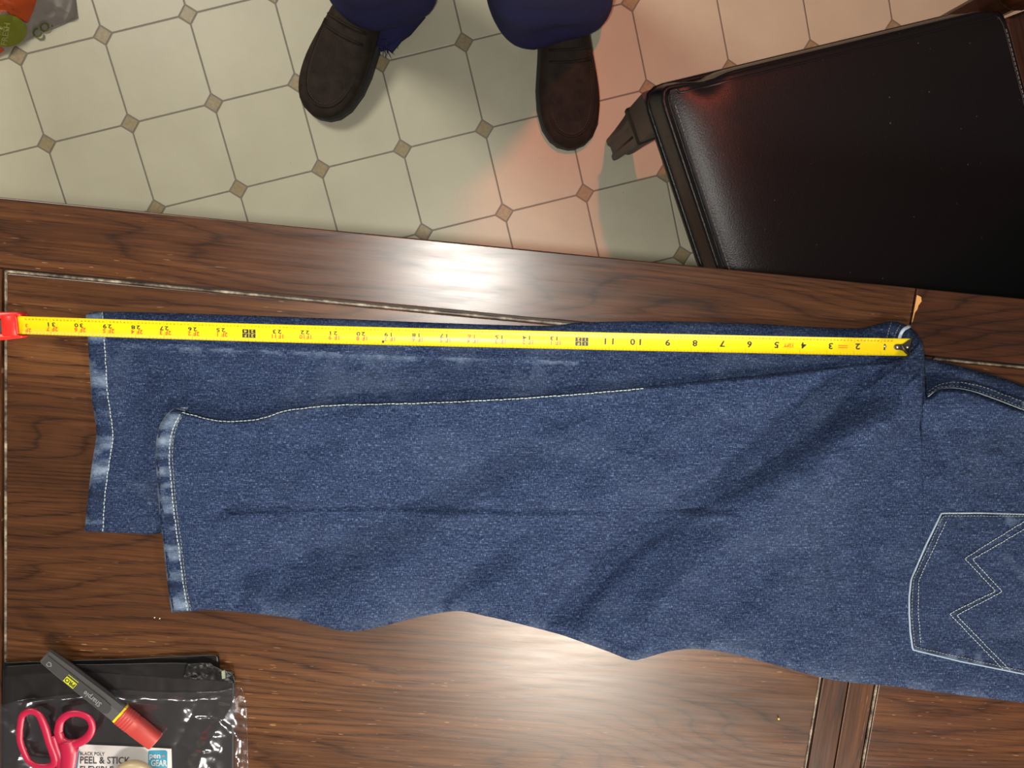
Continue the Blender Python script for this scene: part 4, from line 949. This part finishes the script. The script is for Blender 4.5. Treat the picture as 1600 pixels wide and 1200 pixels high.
def rrect(x0, x1, y0, y1, r, n=5):
    out = []
    for cx, cy, a0 in ((x1 - r, y0 + r, -90), (x1 - r, y1 - r, 0), (x0 + r, y1 - r, 90), (x0 + r, y0 + r, 180)):
        for t in np.linspace(a0, a0 + 90, n): out.append((cx + r * math.cos(R_(t)), cy + r * math.sin(R_(t))))
    return out
flatpoly('logo', rrect(231.5, 261.5, 1172.5, 1202.5, 3.5), CZ + 0.0004, M_cyan, card, 0.0002)
ptext('logo_text', 'pen', 8.6, 233.5, 1180, R_(2), CZ + 0.0009, M_white, card, 0.98); ptext('logo_text', '+', 5.5, 253, 1181, R_(2), CZ + 0.0009, M_orange, card, 1.2)
ptext('logo_text', 'GEAR', 9.5, 236, 1192, R_(1), CZ + 0.0009, M_white, card, 0.72)
# clear bag: thin wrinkled film
M_film = bpy.data.materials.new('clear_film'); M_film.use_nodes = True; t = M_film.node_tree; t.nodes.remove(t.nodes['Principled BSDF'])
tr_ = t.nodes.new('ShaderNodeBsdfTransparent'); tr_.inputs[0].default_value = (0.97, 0.97, 0.98, 1); gl = t.nodes.new('ShaderNodeBsdfGlossy'); gl.inputs['Roughness'].default_value = 0.2; gl.inputs[0].default_value = (0.9, 0.92, 1.0, 1)
df = t.nodes.new('ShaderNodeBsdfTranslucent'); df.inputs[0].default_value = (0.8, 0.8, 0.82, 1)
mx = t.nodes.new('ShaderNodeMixShader'); mx.inputs[0].default_value = 0.09; t.links.new(tr_.outputs[0], mx.inputs[1]); t.links.new(gl.outputs[0], mx.inputs[2])
mx2 = t.nodes.new('ShaderNodeMixShader'); mx2.inputs[0].default_value = 0.012; t.links.new(mx.outputs[0], mx2.inputs[1]); t.links.new(df.outputs[0], mx2.inputs[2])
t.links.new(mx2.outputs[0], t.nodes['Material Output'].inputs[0])
FT = crom([(-160, 1112), (-60, 1106), (0, 1101), (30, 1094), (62, 1089), (110, 1083), (150, 1076), (180, 1075), (230, 1078), (290, 1081), (340, 1080), (372, 1074), (380, 1082), (385, 1102)])
FB = crom([(-160, 1340), (-60, 1340), (0, 1340), (100, 1340), (200, 1340), (300, 1340), (380, 1340), (392, 1330)])
def film_h(X, Y):
    d = dist_poly(resample(np.concatenate([FT, [(388, 1150), (389, 1200), (392, 1330)]]), 5), X, Y)[0]
    inner = np.clip(d / 22, 0, 1); base = 0.0028 + 0.0078 * inner * (2 - inner) * np.where(X < 375, 1, 1) * (1 - sstep(366, 388, X) * 0.8)
    r1 = np.abs(fbm(X + 0.55 * Y, Y * 0.5 - 0.3 * X, 62, 90, 111, 2)); r2 = np.abs(fbm(X - 0.6 * Y, Y, 70, 30, 112, 2))
    amp = 0.30 + 1.0 * sstep(255, 320, X) + 0.9 * (1 - sstep(20, 60, X)) + 0.7 * np.exp(-((Y - 1092) / 12) ** 2)
    q = lambda r: np.sqrt((1 - np.clip(r * 1.8, 0, 1)) ** 2 + 0.004)
    return base + 0.0058 * q(r1) * amp * inner ** 0.5 + 0.0022 * q(r2) * amp + 0.0004 * amp * fbm(X, Y, 12, 9, 113, 2)
film = sheet('clear_plastic_bag', FT, FB, 220, 140, lambda X, Y: film_h(X, Y) + 0.0010, M_film, None, 0.00004)
tag(film, 'crinkled clear plastic packaging bag around the black mailers', 'plastic bag')
# white pressed seal along the bag's mouth and side
M_seal = mat('film_crease', (0.55, 0.52, 0.52), 0.3)

# ------------------------------------------------------------------ scissors
M_pink = mat('handle_pink_red', (0.36, 0.008, 0.042), 0.38, **{'Subsurface Weight': 0.0}); M_steel = mat('blade_steel', (0.55, 0.55, 0.56), 0.25, 1.0)
SZ = TZ + 0.0205
sci = thing('scissors', 'pink-red handled scissors lying on the clear bag', 'scissors', tuple(W(80, 1190, SZ)))
def loop_handle(name, path, rad, zc, flat=0.55):
    P = crom(path + path[:1], 8)[:-1]; r = np.interp(np.linspace(0, len(path), len(P), endpoint=False), range(len(path) + 1), rad + rad[:1]) * PX
    return mesh(name, *tube(W(P[:, 0], P[:, 1], zc), r, 10, closed=True, flat=flat), M_pink, sci)
h1_ = loop_handle('handle', [(31, 1138), (35, 1118), (48, 1111), (61, 1117), (70, 1136), (77, 1160), (86, 1186), (80, 1196), (62, 1197), (46, 1190), (36, 1172), (31, 1155)], [5.5, 5.5, 5.5, 6, 7.0, 6.5, 7.5, 6, 5, 5, 5.5, 5.5], SZ)
h2_ = loop_handle('handle', [(91, 1143), (95, 1126), (108, 1116), (124, 1115), (139, 1122), (144, 1136), (138, 1150), (124, 1160), (108, 1162), (96, 1156)], [7.5, 6.5, 6, 6, 6, 6, 7, 7.5, 8, 8], SZ + 0.001)
def shank(name, path, rad, z, m, parent, flat=0.5):
    P = crom(path, 8); r = np.interp(np.linspace(0, len(path) - 1, len(P)), range(len(path)), rad) * PX; return mesh(name, *tube(W(P[:, 0], P[:, 1], z), r, 10, flat=flat), m, parent)
shank('shank', [(82, 1150), (88, 1172), (97, 1196), (108, 1225), (116, 1250)], [6, 8.5, 10, 10, 6], SZ - 0.001, M_pink, h1_)
shank('shank', [(104, 1158), (108, 1172), (107, 1192), (103, 1222), (98, 1250)], [13, 15, 13, 10, 6], SZ + 0.0008, M_pink, h2_)
for pts, z in (([(112, 1245), (122, 1258), (150, 1420), (146, 1420), (104, 1262)], SZ - 0.0022), ([(100, 1245), (90, 1258), (66, 1420), (70, 1421), (110, 1262)], SZ - 0.0006)):
    p = np.array(pts, float); mesh('blade', *loft([W(p[:, 0], p[:, 1], z - 0.0007), W(p[:, 0], p[:, 1], z + 0.0007)]), M_steel, sci, False)
mesh('pivot_screw', *lathe([(0.0038, -0.003), (0.0038, 0.0018), (0.003, 0.0026), (0.0001, 0.0028)], 16, W(106, 1256, SZ)), M_steel, sci)

# ------------------------------------------------------------------ marker pen
M_barrel = mat('marker_grey', (0.066, 0.064, 0.066), 0.5); M_barreltop = mat('marker_dark_top', (0.034, 0.033, 0.035), 0.5); M_cap = mat('marker_cap_red', (0.36, 0.036, 0.030), 0.5); M_band = mat('marker_band_yellow', (0.75, 0.50, 0.01), 0.45); M_lime = mat('marker_lime', (0.42, 0.45, 0.02), 0.5); M_greyink = mat('marker_grey_ink', (0.17, 0.17, 0.175), 0.5)
MZ = TZ + 0.0115
pen0, pen1 = W(71, 1024, MZ + 0.006), W(244, 1159, MZ + 0.006)
pd = (pen1 - pen0); PL = np.linalg.norm(pd); pd /= PL; pn = np.array([-pd[1], pd[0], 0.0])          # pn: towards the view's upper right
mk = thing('marker_pen', 'flat dark grey marker pen with red cap lying on the black mailers', 'marker pen', tuple((pen0 + pen1) / 2 - [0, 0, 0.006]))
def sect(s, w, h, zc=0.0, top=0.62):
    c = pen0 + pd * s; q = [(-1, -0.35), (-0.75, -1), (0.75, -1), (1, -0.35), (1, 0.35), (top, 1), (-top, 1), (-1, 0.35)]
    return [c + pn * (x * w) + np.array([0, 0, zc + y * h]) for x, y in q]
LB = PL * 0.665
barrel = mesh('barrel', *loft([sect(0, 0.0062, 0.0045), sect(0.0015, 0.0072, 0.0055), sect(0.02, 0.0080, 0.0062), sect(LB * 0.6, 0.0088, 0.0066), sect(LB - 0.003, 0.0093, 0.0068), sect(LB, 0.0093, 0.0068)]), M_barrel, mk, False)
mesh('band', *loft([sect(LB - 0.0002, 0.0096, 0.0070), sect(LB + 0.0020, 0.0096, 0.0070)]), M_band, mk, False)
# darker inlaid panel on the top face
def toppt(s, y, lift=0.0):
    h = np.interp(s, [0, 0.0015, 0.02, LB * 0.6, LB], [0.0045, 0.0055, 0.0062, 0.0066, 0.0068]); return pen0 + pd * s + pn * y + np.array([0, 0, h + lift])
pts = [(0.0025, -0.0040), (LB - 0.020, -0.0054), (LB - 0.012, -0.0050), (LB - 0.0085, -0.0025), (LB - 0.0085, 0.0030), (LB - 0.0115, 0.0062), (LB - 0.020, 0.0068), (0.0025, 0.0058)]
mesh('top_panel', *loft([[toppt(s, y, -0.0003) for s, y in pts], [toppt(s, y, 0.0004) for s, y in pts]]), M_barreltop, barrel, False)
def pentext(name, s, h, cs, cy, m, sq_=1.0, lift=0.00075):
    v2, f = text2d(s, h, 0, 0, sq_); mesh(name, [toppt(cs - x, cy - y, lift) for x, y in v2], f, m, barrel, False)
pr = [(0.0285, -0.0040), (0.0405, -0.0042), (0.0405, 0.0022), (0.0285, 0.0022)]
mesh('lime_label', *loft([[toppt(s, y, 0.0003) for s, y in pr], [toppt(s, y, 0.0006) for s, y in pr]]), M_lime, barrel, False)
pentext('label_text', 'PRO', 0.0040, 0.0345, -0.001, M_black, 1.0, 0.0008)
ln = [(0.0285, 0.0040), (0.0405, 0.0040), (0.0405, 0.0046), (0.0285, 0.0046)]
mesh('label_line', *loft([[toppt(s, y, 0.0003) for s, y in ln], [toppt(s, y, 0.0006) for s, y in ln]]), M_lime, barrel, False)
pentext('brand_text', 'Sharpie', 0.0052, LB - 0.0290, 0.0, M_greyink, 0.9)
ni = [(0.0065, -0.0020), (0.0090, -0.0026), (0.0118, 0.0), (0.0090, 0.0026), (0.0065, 0.0020)]; ni2 = [(0.0072, -0.0012), (0.0090, -0.0016), (0.0106, 0.0), (0.0090, 0.0016), (0.0072, 0.0012)]
mesh('nib_mark', *loft([[toppt(s, y, 0.0003) for s, y in ni], [toppt(s, y, 0.0007) for s, y in ni]]), M_greyink, barrel, False); mesh('nib_mark', *loft([[toppt(s, y, 0.0005) for s, y in ni2], [toppt(s, y, 0.0009) for s, y in ni2]]), M_barreltop, barrel, False)
CL = []
def csec(s, w, h):
    c = pen0 + pd * s; return [c + pn * (w * math.copysign(abs(math.cos(t)) ** 0.7, math.cos(t))) + np.array([0, 0, h * math.copysign(abs(math.sin(t)) ** 0.75, math.sin(t))]) for t in np.linspace(0, 2 * math.pi, 24, endpoint=False)]
s = LB + 0.0018; CL.append(csec(s, 0.0094, 0.0070))
for k in range(5): CL += [csec(s + 0.0006 + k * 0.0030, 0.0099, 0.0073), csec(s + 0.0020 + k * 0.0030, 0.0099, 0.0073), csec(s + 0.0026 + k * 0.0030, 0.0094, 0.0069)]
CL += [csec(s + 0.020, 0.0097, 0.0072), csec(PL - 0.002, 0.0092, 0.0070), csec(PL - 0.0004, 0.0087, 0.0066), csec(PL, 0.0078, 0.0058)]
mesh('cap', *loft(CL), M_cap, mk, True)

# ------------------------------------------------------------------ pale round thing at the lower edge, crumbs
M_beige = mat('beige_plastic', (0.46, 0.38, 0.22), 0.35)
pc_ = W(208, 1225, TZ + 0.026); bz = TZ + 0.0175
bd_ = mesh('round_lid', *lathe([(0.014, 0.0), (0.020, 0.001), (0.0225, 0.004), (0.0225, 0.007), (0.0205, 0.010), (0.014, 0.0115), (0.0005, 0.012)], 40, (pc_[0], pc_[1], bz)), M_beige); tag(bd_, 'pale beige rounded lid at the bottom edge covering the white card', 'lid')
M_crumb = mat('crumb_yellow', (0.62, 0.42, 0.05), 0.6); M_crumbw = mat('crumb_white', (0.7, 0.66, 0.58), 0.6)
for (x, y), r, m, lb in (((1216, 1122), 0.0017, M_crumb, 'small yellow crumb on the table near the centre seam'), ((242, 964.5), 0.0009, M_crumbw, 'white crumb on bare wood beside the lower hem corner, left one of two'), ((250, 966), 0.0009, M_crumbw, 'white crumb on bare wood beside the lower hem corner, right one of two')):
    c = W(x, y, TZ); th = np.linspace(0.02, math.pi - 0.02, 6); v, f = lathe([(r * (0.8 + 0.2 * math.sin(3 * t)) * math.sin(t), r * 0.6 * (1 - math.cos(t))) for t in th], 8, (c[0], c[1], TZ)); tag(mesh('crumb', v, f, m), lb, 'crumb')
